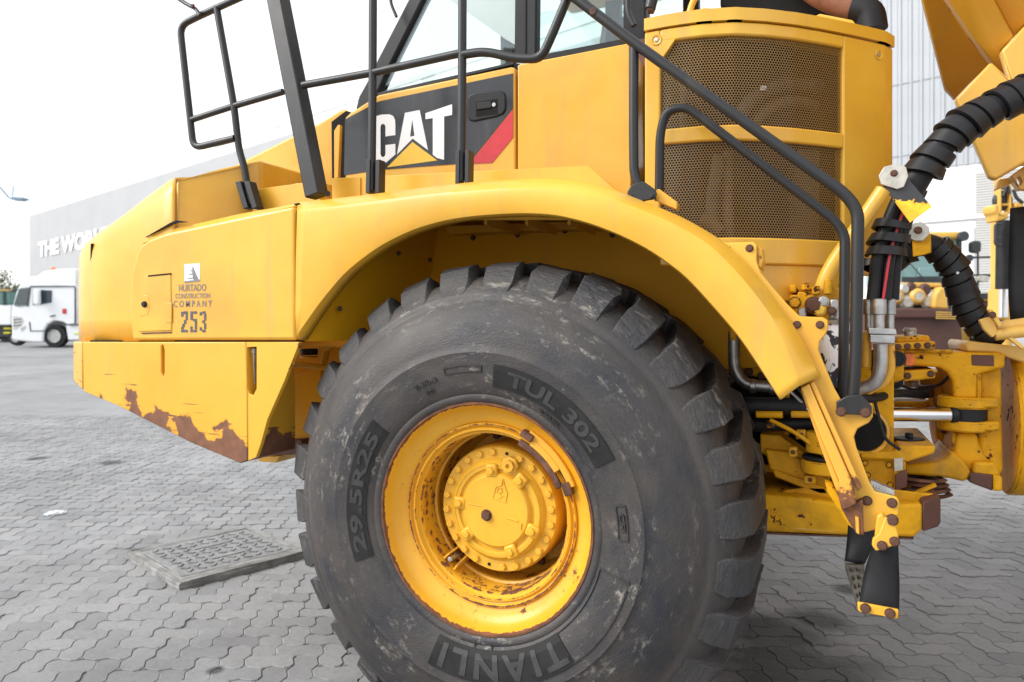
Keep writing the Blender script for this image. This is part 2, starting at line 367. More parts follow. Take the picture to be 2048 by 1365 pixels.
# ------------------------------------------------------------------ the ground
def ground_z(P):
    s = (P[0] - CAM[0]) * FW[0] + (P[1] - CAM[1]) * FW[1]
    return .02 * max(0.0, min(s, 70) - 12)
WET_SHADE = [(*G(1540, 1265)[:2], .34), (*G(1590, 1345)[:2], .50), (*G(1640, 1240)[:2], .20), (*G(75, 917)[:2], .16), (*G(222, 926)[:2], .18), (*G(430, 1340)[:2], .05), (*G(1700, 1180)[:2], .12)]  # wet and oily stains, with shade beside the tyre painted in
def yard_colour(m):
    m.co = m.n('ShaderNodeNewGeometry').outputs['Position']
    c = m.mix(m.ramp(m.noise(.42, 7, .66), .32, .70), (.200, .202, .207), (.325, .327, .333))
    c = m.mix(m.math('MULTIPLY', m.ramp(m.noise(1.3, 7, .72, off=(2, 6, 0)), .50, .70), .45), c, (.115, .112, .11))
    c = m.mix(m.math('MULTIPLY', m.ramp(m.noise(.9, 6, .7, stretch=(.25, 1, 1), off=(8, 1, 0)), .56, .72), .30), c, (.30, .295, .285))
    x, y, z = m.xyz(); w_ = None; nz = m.math('MULTIPLY', m.math('SUBTRACT', m.noise(5, 6, .7), .5), .9)
    for wx, wy, wr in WET_SHADE:
        d = m.math('SQRT', m.math('ADD', m.math('POWER', m.math('SUBTRACT', x, wx), 2.0), m.math('POWER', m.math('SUBTRACT', y, wy), 2.0)))
        k = m.math('SUBTRACT', 1.0, m.ramp(m.math('ADD', m.math('DIVIDE', d, wr), nz), .45, 1.0)); w_ = k if w_ is None else m.math('MAXIMUM', w_, k)
    return m.mix(m.math('MULTIPLY', w_, .80), c, (.022, .022, .022)), w_
def gmat(name, far):
    m = M(name); c, wet_shade = yard_colour(m)
    oi = m.n('ShaderNodeObjectInfo').outputs['Random']; geo = m.n('ShaderNodeNewGeometry').outputs['Random Per Island']
    q = m.math('FRACT', m.math('ADD', oi, geo))
    c = m.mix(m.math('MULTIPLY', m.ramp(q, .45, 1.0), .34), c, (.12, .12, .125)); c = m.mix(m.math('MULTIPLY', m.ramp(q, .3, 0.0), .25), c, (.36, .35, .335))
    c = m.mix(m.math('MULTIPLY', m.ramp(m.noise(38, 6, .7), .45, .75), .40), c, (.12, .118, .115))
    c = m.mix(m.math('MULTIPLY', m.ramp(m.noise(90, 3, .6, off=(5, 1, 0)), .62, .70), .35), c, (.38, .37, .35))
    m.bump(m.math('ADD', m.noise(140, 4, .7), m.math('MULTIPLY', m.noise(22, 4), .8)), .5, .004)
    return m.set(c, m.math('SUBTRACT', m.math('ADD', m.math('MULTIPLY', m.noise(6, 3), .2), .62), m.math('MULTIPLY', wet_shade, .10)), Specular_IOR_Level=m.math('SUBTRACT', .5, m.math('MULTIPLY', wet_shade, .35)))
m_paver = gmat('concrete_paver', False)
m_joint = simple('joint_sand', (.13, .125, .115), .95, var=.35, scale=40, bump=.4)
def far_ground():
    m = M('paved_yard'); a = R(25)
    c, wet_shade = yard_colour(m)
    mp = m.n('ShaderNodeMapping'); m.put(mp.inputs['Vector'], m.co); mp.inputs['Rotation'].default_value = (0, 0, -a)
    br = m.n('ShaderNodeTexBrick'); m.put(br.inputs['Vector'], mp.outputs[0]); br.inputs['Scale'].default_value = 1; br.inputs['Brick Width'].default_value = .225; br.inputs['Row Height'].default_value = .1125; br.inputs['Mortar Size'].default_value = .004
    c = m.mix(m.math('MULTIPLY', br.outputs['Fac'], .6), c, (.07, .07, .07)); return m.set(c, .75)
m_far = far_ground()
gv, gf = [], []
ss = [-40, 0, 12, 20, 30, 45, 70, 400]; tt = [-400, -60, -20, 0, 20, 60, 400]
for s in ss:
    for q in tt:
        p = CAM + FW * s + RT * q; gv.append((p[0], p[1], ground_z(p) - .0052 if s < 15 else ground_z(p) - .012))
for i in range(len(ss) - 1):
    for j in range(len(tt) - 1):
        a = i * len(tt) + j; gf.append((a, a + 1, a + len(tt) + 1, a + len(tt)))
ground = link('paved_yard', mesh('paved_yard', gv, gf), m_far); ground['kind'] = 'structure'
# zigzag concrete pavers in herringbone bond
PW = .1125; PA = R(25); ca, sa = math.cos(PA), math.sin(PA)
def edge_pts(x0, y0, x1, y1, amp=.0095):
    out = []; dx, dy = x1 - x0, y1 - y0; nx, ny = (0, 1) if dx else (1, 0)
    fwd = (dx + dy) > 0
    for tq, a in ((0, 0), (.24, 1), (.76, -1)) if fwd else ((0, 0), (.24, -1), (.76, 1)):
        out.append(((x0 + dx * tq) * PW + nx * a * amp, (y0 + dy * tq) * PW + ny * a * amp))
    return out
def paver_outline(nx, ny):
    P = []
    for i in range(nx): P += edge_pts(i, 0, i + 1, 0)
    for i in range(ny): P += edge_pts(nx, i, nx, i + 1)
    for i in range(nx, 0, -1): P += edge_pts(i, ny, i - 1, ny)
    for i in range(ny, 0, -1): P += edge_pts(0, i, 0, i - 1)
    return np.array(P)
def inset(P, d):
    n = len(P); out = []
    for i in range(n):
        a, b, c = P[i - 1], P[i], P[(i + 1) % n]
        e1 = (b - a) / np.linalg.norm(b - a); e2 = (c - b) / np.linalg.norm(c - b)
        n1 = np.array([-e1[1], e1[0]]); n2 = np.array([-e2[1], e2[0]]); q = n1 + n2; q /= max(.3, q @ q / 2 if q @ q > 0 else 1) * 1.0
        q = (n1 + n2) / (1 + n1 @ n2); out.append(b + q * d)
    return np.array(out)
rot2 = np.array([[ca, sa], [-sa, ca]])
def paver_parts(nx, ny):
    P = paver_outline(nx, ny); A = inset(P, .0017); B = inset(P, .0048); n = len(P); c = np.array([nx, ny]) * PW / 2
    v = np.concatenate([np.c_[(A - c) @ rot2, np.full(n, -.030)], np.c_[(A - c) @ rot2, np.full(n, -.0028)], np.c_[(B - c) @ rot2, np.zeros(n)]])
    f = []
    for i in range(n):
        j = (i + 1) % n; f.append((i, j, n + j, n + i)); f.append((n + i, n + j, 2 * n + j, 2 * n + i))
    f.append(tuple(range(2 * n, 3 * n))); return v, f
PV = {0: paver_parts(2, 1), 1: paver_parts(1, 2)}
PM = {k: mesh('paver', *PV[k]) for k in PV}
for k in PM: PM[k].materials.append(m_paver)
hole_c = np.array([-2.61, 1.40]); hole_a = R(-21); hx, hy = .445, .43
cand = []; span = 190
for i in range(-span, span):
    for j in range(-span, span):
        k = (i - j) % 4
        if k == 0: cx, cy, ty = i + 1, j + .5, 0
        elif k == 3: cx, cy, ty = i + .5, j + 1, 1
        else: continue
        x, y = np.array([cx, cy]) * PW @ rot2
        x += -1.0; y += 3.0
        d = np.array([x, y, 0]) - CAM; kk = d @ FW
        if kk < .9 or kk > 15: continue
        px, py, _ = pix((x, y, 0))
        if not (-500 < px < 2500 and py < 1800): continue
        dx, dy = x - hole_c[0], y - hole_c[1]; u = dx * math.cos(hole_a) + dy * math.sin(hole_a); q = -dx * math.sin(hole_a) + dy * math.cos(hole_a)
        if abs(u) < hx - .02 and abs(q) < hy - .02: continue
        hidden = ((px - 1065) / 470) ** 2 + ((py - 1040) / 520) ** 2 < 1
        vis = 0 < px < 2048 and py < 1365 and not hidden
        cand.append((0 if vis else 1, kk, x, y, ty))
cand.sort()
sv, sf = [], []; off = 0
for n_, (nv, kk, x, y, ty) in enumerate(cand):
    tz = rng.normal(0, .0022); ax, ay = rng.normal(0, .009, 2)
    if n_ < 300:
        o = bpy.data.objects.new('paver', PM[ty]); COL.objects.link(o); o.location = (x, y, tz); o.rotation_euler = (ax, ay, 0); adopt(o, ground)
    else:
        v, f = PV[ty]; n = len(v) // 3
        vv = v[n:].copy(); vv[:n, 2] = -.02; vv[:, 2] += tz + vv[:, 0] * -ay + vv[:, 1] * ax; vv[:, 0] += x; vv[:, 1] += y; sv.append(vv)
        sf += [tuple(a - n + off for a in q) for q in f if min(q) >= n]; off += 2 * n
me = mesh('paver_field', np.concatenate(sv), sf); pf = link('paver_field', me, m_paver, ground); pf['kind'] = 'stuff'

# concrete-framed inspection cover standing proud of the paving
m_conc = simple('rough_concrete', (.235, .232, .225), .9, var=.4, scale=9, bump=.7)
m_iron = simple('cast_iron', (.25, .25, .25), .6, .25, var=.3, scale=15, bump=.4)
mh = root('manhole_cover', (hole_c[0], hole_c[1], 0), 'rectangular cast iron manhole cover in a raised concrete frame', 'manhole cover')
hm = Matrix.Translation((hole_c[0], hole_c[1], 0)) @ Matrix.Rotation(hole_a, 4, 'Z')
def hplace(o): o.matrix_basis = hm; adopt(o, mh); return o
bm = bmesh.new(); ring = []
for (a, b, z) in ((hx, hy, -.03), (hx, hy, .030), (hx - .012, hy - .012, .042), (hx - .10, hy - .06, .042), (hx - .10, hy - .06, .01)):
    ring.append([bm.verts.new((sx * a, sy * b, z)) for sx, sy in ((-1, -1), (1, -1), (1, 1), (-1, 1))])
for r1, r2 in zip(ring, ring[1:]):
    for i in range(4): bm.faces.new((r1[i], r1[(i + 1) % 4], r2[(i + 1) % 4], r2[i]))
bm.faces.new(ring[-1]); bmesh.ops.subdivide_edges(bm, edges=bm.edges[:], cuts=5, use_grid_fill=True)
for v_ in bm.verts: v_.co += Vector(rng.normal(0, .0025, 3))
hplace(link('concrete_frame', bm_mesh('concrete_frame', bm), m_conc))
bm = bmesh.new(); bmesh.ops.create_cube(bm, size=1); bmesh.ops.scale(bm, vec=(2 * hx - .21, 2 * hy - .13, .035), verts=bm.verts); bmesh.ops.translate(bm, vec=(0, 0, .026), verts=bm.verts)
cover = hplace(link('iron_cover', bm_mesh('iron_cover', bm), m_iron, bevel=.003))
bm = bmesh.new(); cx, cy = 2 * hx - .27, 2 * hy - .19
for i in range(9):
    for j in range(9):
        x, y = -cx / 2 + cx * (i + .5) / 9, -cy / 2 + cy * (j + .5) / 9
        if i in (2, 6) and 2 < j < 6: continue
        r_ = bmesh.ops.create_cube(bm, size=1)['verts']; long = (i + j) % 2
        bmesh.ops.scale(bm, vec=(.050, .018, .010), verts=r_); bmesh.ops.rotate(bm, matrix=Matrix.Rotation(R(45 if long else -45), 3, 'Z'), verts=r_); bmesh.ops.translate(bm, vec=(x, y, .0460), verts=r_)
for i in (2, 6):
    r_ = bmesh.ops.create_cube(bm, size=1)['verts']; x = -cx / 2 + cx * (i + .5) / 9
    bmesh.ops.scale(bm, vec=(.05, .22, .006), verts=r_); bmesh.ops.translate(bm, vec=(x, 0, .0456), verts=r_)
st = hplace(link('tread_pattern', bm_mesh('tread_pattern', bm), m_iron)); st['kind'] = 'stuff'
# crumpled litter
lp = G(110, 1030); bm = bmesh.new(); bmesh.ops.create_icosphere(bm, subdivisions=3, radius=1)
for v_ in bm.verts:
    v_.co = Vector((v_.co.x * .085, v_.co.y * .03, max(-.006, v_.co.z * .022))) + Vector(rng.normal(0, .003, 3)); v_.co.rotate(Matrix.Rotation(R(58), 3, 'Z')); v_.co += Vector((lp[0], lp[1], .01))
mm = M('crumpled_plastic'); x, y, z = mm.xyz(); mm.set(mm.mix(mm.ramp(x, lp[0] - .045, lp[0] - .03), (.05, .30, .45), (.78, .82, .82)), .35)
tag(link('crumpled_wrapper', bm_mesh('crumpled_wrapper', bm), mm.m), 'small crumpled white and blue plastic wrapper lying on the paving', 'litter')

# ================================================================== the dump truck
TR = root('articulated_dump_truck', (0, .32, 0), 'yellow articulated dump truck with huge front tyre and black handrails', 'dump truck')
CW = np.array([0, 0, .88])
# ---- wheel
SW = [(.398, .004), (.404, -.012), (.418, -.024), (.432, -.030), (.440, -.026), (.450, -.034), (.48, -.045), (.53, -.054), (.575, -.058), (.588, -.060), (.592, -.055), (.62, -.053), (.67, -.043), (.71, -.027), (.745, -.006), (.768, .012), (.776, .020), (.784, .020), (.800, .030), (.822, .050), (.846, .080), (.862, .118), (.870, .18), (.876, .385)]
def sw_y(r_): return float(np.interp(r_, [p[0] for p in SW], [p[1] for p in SW]))
prof = [(r_, o) for r_, o in SW] + [(r_, .770 - o) for r_, o in SW[::-1][1:]]
wheel = lathe('wheel', CW, (0, 1, 0), [(.27, .36), (.286, .30), (.286, .36), (.30, .40), (.30, .60), (.12, .60), (.12, .36), (.27, .36)], m_hub, TR, 72)
tyre = lathe('tyre', CW, (0, 1, 0), prof, m_tyre, wheel, 144, 60)
# lugs
NL = 30; bm = bmesh.new()
def lug(ang0, mirror):
    #       y,   r_bot, r_top, half width bottom, half width top (m at r=.92), skew
    S = [(.029, .790, .797, .058, .052, 0), (.054, .808, .846, .070, .060, 0), (.086, .832, .892, .073, .060, 0), (.126, .848, .913, .073, .059, .002),
         (.20, .850, .921, .071, .058, .020), (.30, .850, .926, .066, .053, .052), (.43, .850, .926, .060, .045, .100)]
    jw, jr = rng.normal(0, .009), rng.normal(0, .004)
    rows = []
    for y, rb, rt_, wb, wt, sk in S:
        jit = 0
        yy = .770 - y if mirror else y
        sg = 1
        row = []
        for r_, h_, in ((rb, -wb), (rt_, -wt), (rt_, wt), (rb, wb)):
            a = ang0 + (h_ * (1 + jw * 6) + sk * sg + rng.normal(0, .0040)) / .92; r_ = r_ + (jr + rng.normal(0, .0036) if r_ == rt_ and y > .06 else 0)
            row.append(bm.verts.new((r_ * math.cos(a), yy, r_ * math.sin(a) + .88)))
        rows.append(row)
    for a, b in zip(rows, rows[1:]):
        for i in range(3): bm.faces.new((a[i], a[i + 1], b[i + 1], b[i]))
        bm.faces.new((a[3], a[0], b[0], b[3]))
    bm.faces.new(rows[0]); bm.faces.new(rows[-1])
for i in range(NL):
    a = 2 * math.pi * (i + .32) / NL
    lug(a, False); lug(a + math.pi / NL * 1.0, True)
link('tread_lugs', bm_mesh('tread_lugs', bm), m_tread, wheel, bevel=.022, seg=4)
# lettering panels round the sidewall; angles in degrees, counter-clockwise seen from the kerb side
def sector(name, r0, r1, a0, a1, off, mat, n=40, rim=.003):
    v, f = [], []; rr = np.linspace(r0, r1, 5)
    for i in range(n + 1):
        a = R(a0 + (a1 - a0) * i / n)
        for r_ in rr: v.append((r_ * math.cos(a), sw_y(r_) - off, r_ * math.sin(a) + .88))
    m_ = len(rr)
    for i in range(n):
        for j in range(m_ - 1): f.append((i * m_ + j, i * m_ + j + 1, (i + 1) * m_ + j + 1, (i + 1) * m_ + j))
    return link(name, mesh(name, v, f), mat, wheel, solid=rim, soff=-1)
def arc_text(name, s, r0, r1, a0, a1, mat, off=.0045, bold=.03, thick=.004, space=1.0):
    v, f, asp = flat_text(s, bold, space); P = []
    b = bmesh.new(); b.from_mesh(mesh('tmp', [(x, y, 0) for x, y in v], f))
    for q in np.linspace(.1, .9, 7): bmesh.ops.bisect_plane(b, geom=b.verts[:] + b.edges[:] + b.faces[:], plane_co=(0, q, 0), plane_no=(0, 1, 0))
    for q in np.linspace(.05, .95, 14): bmesh.ops.bisect_plane(b, geom=b.verts[:] + b.edges[:] + b.faces[:], plane_co=(q, 0, 0), plane_no=(1, 0, 0))
    b.verts.index_update(); v = [(w_.co.x, w_.co.y) for w_ in b.verts]; f = [tuple(w_.index for w_ in p.verts) for p in b.faces]; b.free()
    for u, q in v:
        r_ = r0 + (r1 - r0) * q; a = R(a0 + (a1 - a0) * u); P.append((r_ * math.cos(a), sw_y(r_) - off, r_ * math.sin(a) + .88))
    return link(name, mesh(name, P, f), mat, wheel, solid=thick, soff=0)
sector('size_label', .474, .552, 83, 27.3, .0015, m_tyred); arc_text('raised_lettering', 'TUL 302', .487, .538, 77, 33, m_tlet)
sector('size_label', .462, .538, 202, 142, .0015, m_tyred); arc_text('raised_lettering', '29.5R25', .475, .525, 199, 146, m_tlet)
sector('brand_label', .449, .556, 310, 250, .0015, m_tyred); arc_text('raised_lettering', 'TIANLI', .462, .545, 309, 253.5, m_tlet, bold=.035, space=1.32)
for a0, a1, r0, r1 in ((104, 88, .520, .545), (11.8, -.8, .500, .536)):
    for q0, q1, s0, s1 in ((a0, a1, r0, r0 + .003), (a0, a1, r1 - .003, r1), (a0, a0 - .5, r0, r1), (a1 + .5, a1, r0, r1)): sector('raised_border', s0, s1, q0, q1, .0015, m_tlet, 12)
for q0, q1, s0, s1 in ((345.6, 310, .449, .452), (345.6, 310, .553, .556), (345.9, 345.4, .449, .556)): sector('raised_border', s0, s1, q0, q1, .0015, m_tlet, 16)
arc_text('raised_lettering', 'CFI', .509, .527, 9, 2.5, m_tlet, bold=.02)
arc_text('raised_lettering', 'E-3/L-3', .508, .524, 118.5, 108, m_tlet, bold=.02); arc_text('raised_lettering', '**', .472, .492, 115.5, 110.5, m_tlet, bold=.03)
arc_text('raised_lettering', 'TUBELESS', .450, .461, 60.5, 50, m_tlet, bold=.02)
arc_text('raised_lettering', 'RADIAL STEEL CORD EARTHMOVER', .442, .449, 186, 156, m_tyred, bold=.0) if False else None
for a in (-92.5, -84): sector('mould_seam', .425, .545, a, a + .35, .0012, m_tyred, 2)
# rim
rimp = [(.398, .055), (.392, .03), (.399, .010), (.409, -.004), (.413, -.014), (.410, -.022), (.403, -.022), (.398, -.012), (.392, .004), (.386, .018), (.372, .034), (.352, .044), (.337, .049), (.333, .052), (.333, .062), (.320, .066)]
lathe('rim', CW, (0, 1, 0), rimp, m_rim, wheel, 120, 40)
lathe('lock_ring', CW, (0, 1, 0), [(.332, .075), (.332, .046), (.329, .040), (.324, .040), (.321, .044), (.320, .052), (.315, .055), (.313, .050), (.309, .045), (.304, .045), (.301, .050), (.300, .060), (.296, .064), (.292, .064), (.288, .070), (.287, .085), (.287, .32), (.286, .36)], m_rim, wheel, 120, 40)
lathe('rim_bead', CW, (0, 1, 0), [(.288, .17), (.280, .175), (.278, .185), (.280, .195), (.288, .20)], m_rim, wheel, 96)
# hub
H0 = .130
lathe('hub_flange', CW, (0, 1, 0), [(.236, .34), (.236, H0 + .02), (.232, H0 + .006), (.228, H0), (.190, H0), (.188, H0 - .004), (.180, H0 - .012), (.172, H0 - .022), (.168, H0 - .022)], m_hub, wheel, 96, 30)
hub = lathe('hub_cover', CW, (0, 1, 0), [(.172, H0 + .0), (.172, H0 - .016), (.169, H0 - .020), (.158, H0 - .021), (.154, H0 - .020), (.150, H0 - .012), (.141, H0 - .012), (.134, H0 - .026), (.128, H0 - .030), (.05, H0 - .032), (0, H0 - .032)], m_hub, wheel, 96, 30)
for i in range(24):
    a = 2 * math.pi * (i + .35) / 24
    if i in (5, 17): 
        lathe('dowel_hole', CW + np.array([.211 * math.cos(a), H0 - .001, .211 * math.sin(a)]), (0, -1, 0), [(.006, 0), (.006, .002), (0, .002)], m_dark, wheel, 12); continue
    bolt(CW + np.array([.212 * math.cos(a), H0, .212 * math.sin(a)]), .0135, m_hub, wheel)
z1 = zoom((740, 780), 2.624); HF = H0 - .032
for px, py in z1((635, 425), (785, 480), (468, 595), (508, 758), (850, 745), (738, 852)):
    c = W(px, py, HF); a = math.atan2(c[2] - .88, c[0])
    box('cover_boss', c + np.array([0, .010, 0]), (.046, .024, .050), m_hub, hub, bevel=.008, roty=-a + math.pi / 2); bolt(c + np.array([0, -.002, 0]), .0125, m_hub, hub)
bolt(W(*z1((612, 658))[0], HF), .018, m_rust, hub, name='centre_plug')
c = W(*z1((738, 395))[0], H0 - .012); lathe('level_plug', c, (0, -1, 0), [(.033, 0), (.033, .012), (.022, .014), (.022, .03), (.009, .03), (.008, .02), (0, .02)], m_hub, wheel, 8)
# cast mark and pointer on the cover
hz = lambda *p: [W(*z1(q)[0], HF - .0006) for q in p]
def mark(pts, r_=.0018): link('cast_mark', sweep_me('cast_mark', [np.array(p) for p in hz(*pts)], r_, 6), m_hub, hub, smooth=True)
mark([(643, 570), (660, 510), (690, 500), (697, 470), (710, 520), (720, 540), (712, 592), (643, 570)]); mark([(665, 540), (672, 515), (690, 515), (692, 535), (678, 545), (695, 560), (675, 572)])
mark([(520, 598), (585, 612)]); mark([(720, 672), (775, 690)], .003); mark([(795, 700), (790, 735)])
# lock-ring driver with rusty key bars
for nm, r_, a0, a1, wd, y0, mt in (('locking_bar', .296, 66, 24, .024, .046, m_rust), ('locking_key', .322, 58, 34, .030, .040, m_yelw), ('locking_key', .344, 62, 22, .020, .038, m_yelw), ('key_stop', .336, 66, 58, .036, .030, m_rust), ('key_stop', .326, 26, 18, .03, .034, m_rust)):
    pts = [CW + np.array([r_ * math.cos(R(q)), y0, r_ * math.sin(R(q))]) for q in np.linspace(a0, a1, 14)]
    link(nm, sweep_me(nm, pts, 1, prof=[(-wd / 2, -.012), (wd / 2, -.012), (wd / 2, .012), (-wd / 2, .012)]), mt, wheel, bevel=.003)
for dx in (-.020, .024):
    a = R(228 + dx * 260); u = np.array([math.cos(a), 0, math.sin(a)])
    P0 = CW + u * .286; v = np.cross(u, [0, 1, 0])
    pts = [P0 + np.array([0, .09, 0]), P0 + np.array([0, .20, 0]), P0 - u * .075 + np.array([0, .19, 0]), P0 - u * .03 + np.array([0, .09, 0])]
    link('valve_guard', plate_me('valve_guard', pts, v * .008), m_yelw, wheel, bevel=.001)
a = R(228.5); u = np.array([math.cos(a), 0, math.sin(a)]); cyl('valve_stem', CW + u * .250 + np.array([0, .06, 0]), CW + u * .262 + np.array([0, .17, 0]), .009, m_steel, wheel, 14)
for i in range(10):
    a = 2 * math.pi * (i + .1) / 10; bolt(CW + np.array([.258 * math.cos(a), .335, .258 * math.sin(a)]), .015, m_rust, wheel, name='wheel_nut')

# ---- fender swept along the arch
def resample(P, n):
    P = np.array(P, float); s = np.r_[0, np.cumsum(np.linalg.norm(np.diff(P, axis=0), axis=1))]; q = np.linspace(0, s[-1], n)
    # smooth cubic through the traced points
    out = []
    for c in range(P.shape[1]): out.append(np.interp(q, s, P[:, c]))
    out = np.array(out).T
    for _ in range(3): out[1:-1] = out[1:-1] * .5 + (out[:-2] + out[2:]) * .25
    return out
LIP = [(597, 679), (601, 672), (613, 655), (643, 609), (693, 546), (759, 494), (825, 460), (892, 440), (958, 431), (1041, 426), (1108, 428), (1174, 443), (1240, 468), (1303, 500), (1373, 551), (1430, 614), (1480, 671), (1531, 747), (1563, 798)]
CRS = [(596, 424), (680, 415), (759, 405), (845, 394), (920, 386), (982, 381), (1050, 378), (1110, 380), (1153, 386), (1221, 400), (1289, 427), (1350, 452), (1420, 494), (1480, 556), (1520, 606), (1555, 658), (1580, 715), (1598, 772)]
TOP = [(596, 407), (640, 403), (760, 389), (845, 378), (982, 363), (1067, 358), (1153, 364), (1221, 379), (1281, 404), (1363, 437), (1437, 480), (1487, 523), (1538, 590), (1588, 658), (1614, 705), (1637, 754)]
NF = 72; lip, crs, top = (resample(x, NF) for x in (LIP, CRS, TOP)); v, f = [], []
for i in range(NF):
    a, b, c = W(*lip[i], .02), W(*crs[i], .0), W(*top[i], .055)
    mid = a * .4 + b * .6 + np.array([0, -.008, 0]); edge = a + np.array([0, -.012, 0]) + (b - a) * .03
    row = [a + np.array([0, .05, 0]), a + np.array([0, .004, 0]), edge, a * .8 + b * .2 + np.array([0, -.012, 0]), mid, b + (a - b) * .03, b + (c - b) * .05, c - (c - b) * .06, c + np.array([0, .012, 0]), c + np.array([0, .86, .0])]
    v += row
m_ = len(row)
for i in range(NF - 1):
    for j in range(m_ - 1): f.append((i * m_ + j, i * m_ + j + 1, (i + 1) * m_ + j + 1, (i + 1) * m_ + j))
link('front_fender', mesh('front_fender', v, f), m_yel, TR, smooth=True, angle=32, solid=.012, soff=0)
# wheel-arch lining
inn = W(880, 470, .80)
def quad(name, pts, mat, parent=TR, th=.012):
    n = np.cross(np.array(pts[1]) - pts[0], np.array(pts[2]) - pts[0]); n = n / np.linalg.norm(n) * th
    return link(name, plate_me(name, pts, n), mat, parent, bevel=.002)
xl = inn[0]
quad('arch_wall', [(xl, .80, 2.25), (1.25, .80, 2.25), (1.25, .80, 1.42), (.55, .80, 1.36), (xl - .10, .80, 1.36), (xl - .10, .80, 1.49)], m_arch)
fA, fB = W(604, 668, .06), W(760, 492, .06)
liner = quad('arch_liner', [(fA[0] + .01, .065, 1.495), (fA[0] + .02, .065, 2.02), (xl, .80, 2.12), (xl - .10, .80, 1.49)], m_arch)
for px, py, Y in ((797, 507, .42), (860, 520, .62), (680, 618, .2), (757, 622, .42)): bolt(np.array([*(W(px, py, Y))]) , .009, m_rust, liner, axis=(.6, -.6, 0))
plate('arch_rail', [(893, 452), (1236, 440), (1290, 470), (1290, 490), (1236, 456), (893, 468)], .70, .09, m_yelw, TR, .003)
for px, py in ((946, 476), (1035, 470), (1130, 462), (1225, 470)): bolt(W(px, py, .76), .011, m_rust, TR)
for px in (968, 1050, 1135): plate('arch_gusset', [(px, 432), (px + 6, 432), (px + 6, 452), (px, 448)], .35, .35, m_yel, TR, .001)
# rails and brackets below the fender front
plate('sill_rail', [(600, 672), (775, 676), (775, 690), (600, 690)], .42, .12, m_yelc, TR, .004)
plate('sill_flange', [(600, 688), (775, 690), (775, 694), (600, 694)], .40, .2, m_yelc, TR, .001)
plate('mount_bracket', [(636, 692), (652, 690), (662, 694), (648, 704), (643, 728), (638, 730), (634, 722)], .50, .05, m_yelc, TR, .003)
cyl('rubber_mount', W(620, 698, .52), W(620, 710, .52), .045, m_rubber, TR); cyl('rubber_mount', W(620, 713, .52), W(620, 716, .52), .050, m_yelc, TR)
tube('stay_bar', [(588, 728, .42), (700, 742, .62)], .014, m_yelc, TR)
plate('chassis_side', [(545, 690), (790, 700), (790, 900), (640, 882), (604, 902), (520, 915)], .62, .3, m_arch, TR, .004)
plate('chassis_cheek', [(560, 760), (640, 735), (645, 790), (640, 878), (545, 885), (520, 910)], .56, .05, m_arch, TR, .004)
plate('towing_lug', [(555, 783), (566, 780), (570, 790), (564, 800), (550, 800)], .30, .02, m_yelc, TR, .003); bolt(W(562, 788, .30), .014, m_rust, TR)
plate('belly_plate', [(521, 898), (545, 884), (602, 880), (606, 900), (585, 910), (525, 912)], .48, .35, m_brown, TR, .003)
plate('belly_block', [(512, 916), (560, 912), (552, 926), (520, 924)], .52, .2, m_yel, TR, .003)

# ---- bumper
bmain = [(165.5, 684.5), (491, 684.5), (494, 790), (495, 921), (480, 927), (382, 886), (238, 813), (166.5, 783)]
bump = plate('bumper', bmain, 0, .30, m_bump, TR, .008, holes=[[(322, 692), (326, 690), (328.5, 700), (328.5, 746), (326, 755), (322, 744)]])
zr = [(492.5, 684.5), (599, 684.5), (569, 762), (535, 839), (521, 890), (512, 915), (497, 922), (495.5, 921)]
m_bump2 = paint('scraped_yellow_edge_paint', YEL, .5, wear=line_wear(W(512, 915, .004)[0], W(512, 915, .004)[2] - .10, W(599, 684, .004)[0], W(599, 684, .004)[2] - .10, .13), fade=.2)
wing = plate('bumper_wing', zr, .004, .02, m_bump2, TR, .006, holes=[[(494, 695), (513, 694), (513, 778), (506, 792), (498, 788), (494, 775)]])
plate('pin_recess', [(489, 690), (518, 690), (518, 798), (489, 798)], .11, .02, m_yelc, wing, 0)
cyl('tow_pin', W(507, 699, .05), W(507, 770, .05), .012, m_zinc, wing, 16); cyl('pin_head', W(507, 696, .05), W(507, 708, .05), .017, m_zinc, wing, 16)
plate('bumper_end', [(146.5, 684), (163.5, 684), (164.5, 779), (147, 764)], [.10, .012, .012, .10], .25, m_bump, TR, .006)
plate('groove_back', [(318, 688), (332, 688), (332, 760), (318, 760)], .05, .01, m_yelc, bump, 0)
# ---- hood
colx = [163, 168, 176, 205, 235, 262, 300, 330, 346, 352]; coly = [.17, .12, .085, .055, .045, .04, .035, .035, .035, .04]
topy = [512, 500, 490, 466, 446, 426, 396, 374, 363, 361]
v, f = [], []
for px, Y, ty in zip(colx, coly, topy):
    rows = [683, 640, 590, 545, ty + 26, ty + 12, ty + 4, ty]
    rows = [max(ty, r_) if i < 4 else r_ for i, r_ in enumerate(rows)]
    rows = sorted(rows, reverse=True)
    for i, py in enumerate(rows):
        dY = (0, 0, 0, .0, .012, .025, .05, .10)[i]; p = W(px, py, Y + dY); v.append(p)
    p = v[-1] + np.array([.02, .45, .10]); v.append(p); v.append(p + np.array([0, 1.2, .06]))
m_ = 10
for i in range(len(colx) - 1):
    for j in range(m_ - 1): f.append((i * m_ + j, i * m_ + j + 1, (i + 1) * m_ + j + 1, (i + 1) * m_ + j))
link('hood_wing', mesh('hood_wing', v, f), m_yel, TR, smooth=True, angle=40, solid=.012, soff=-1)
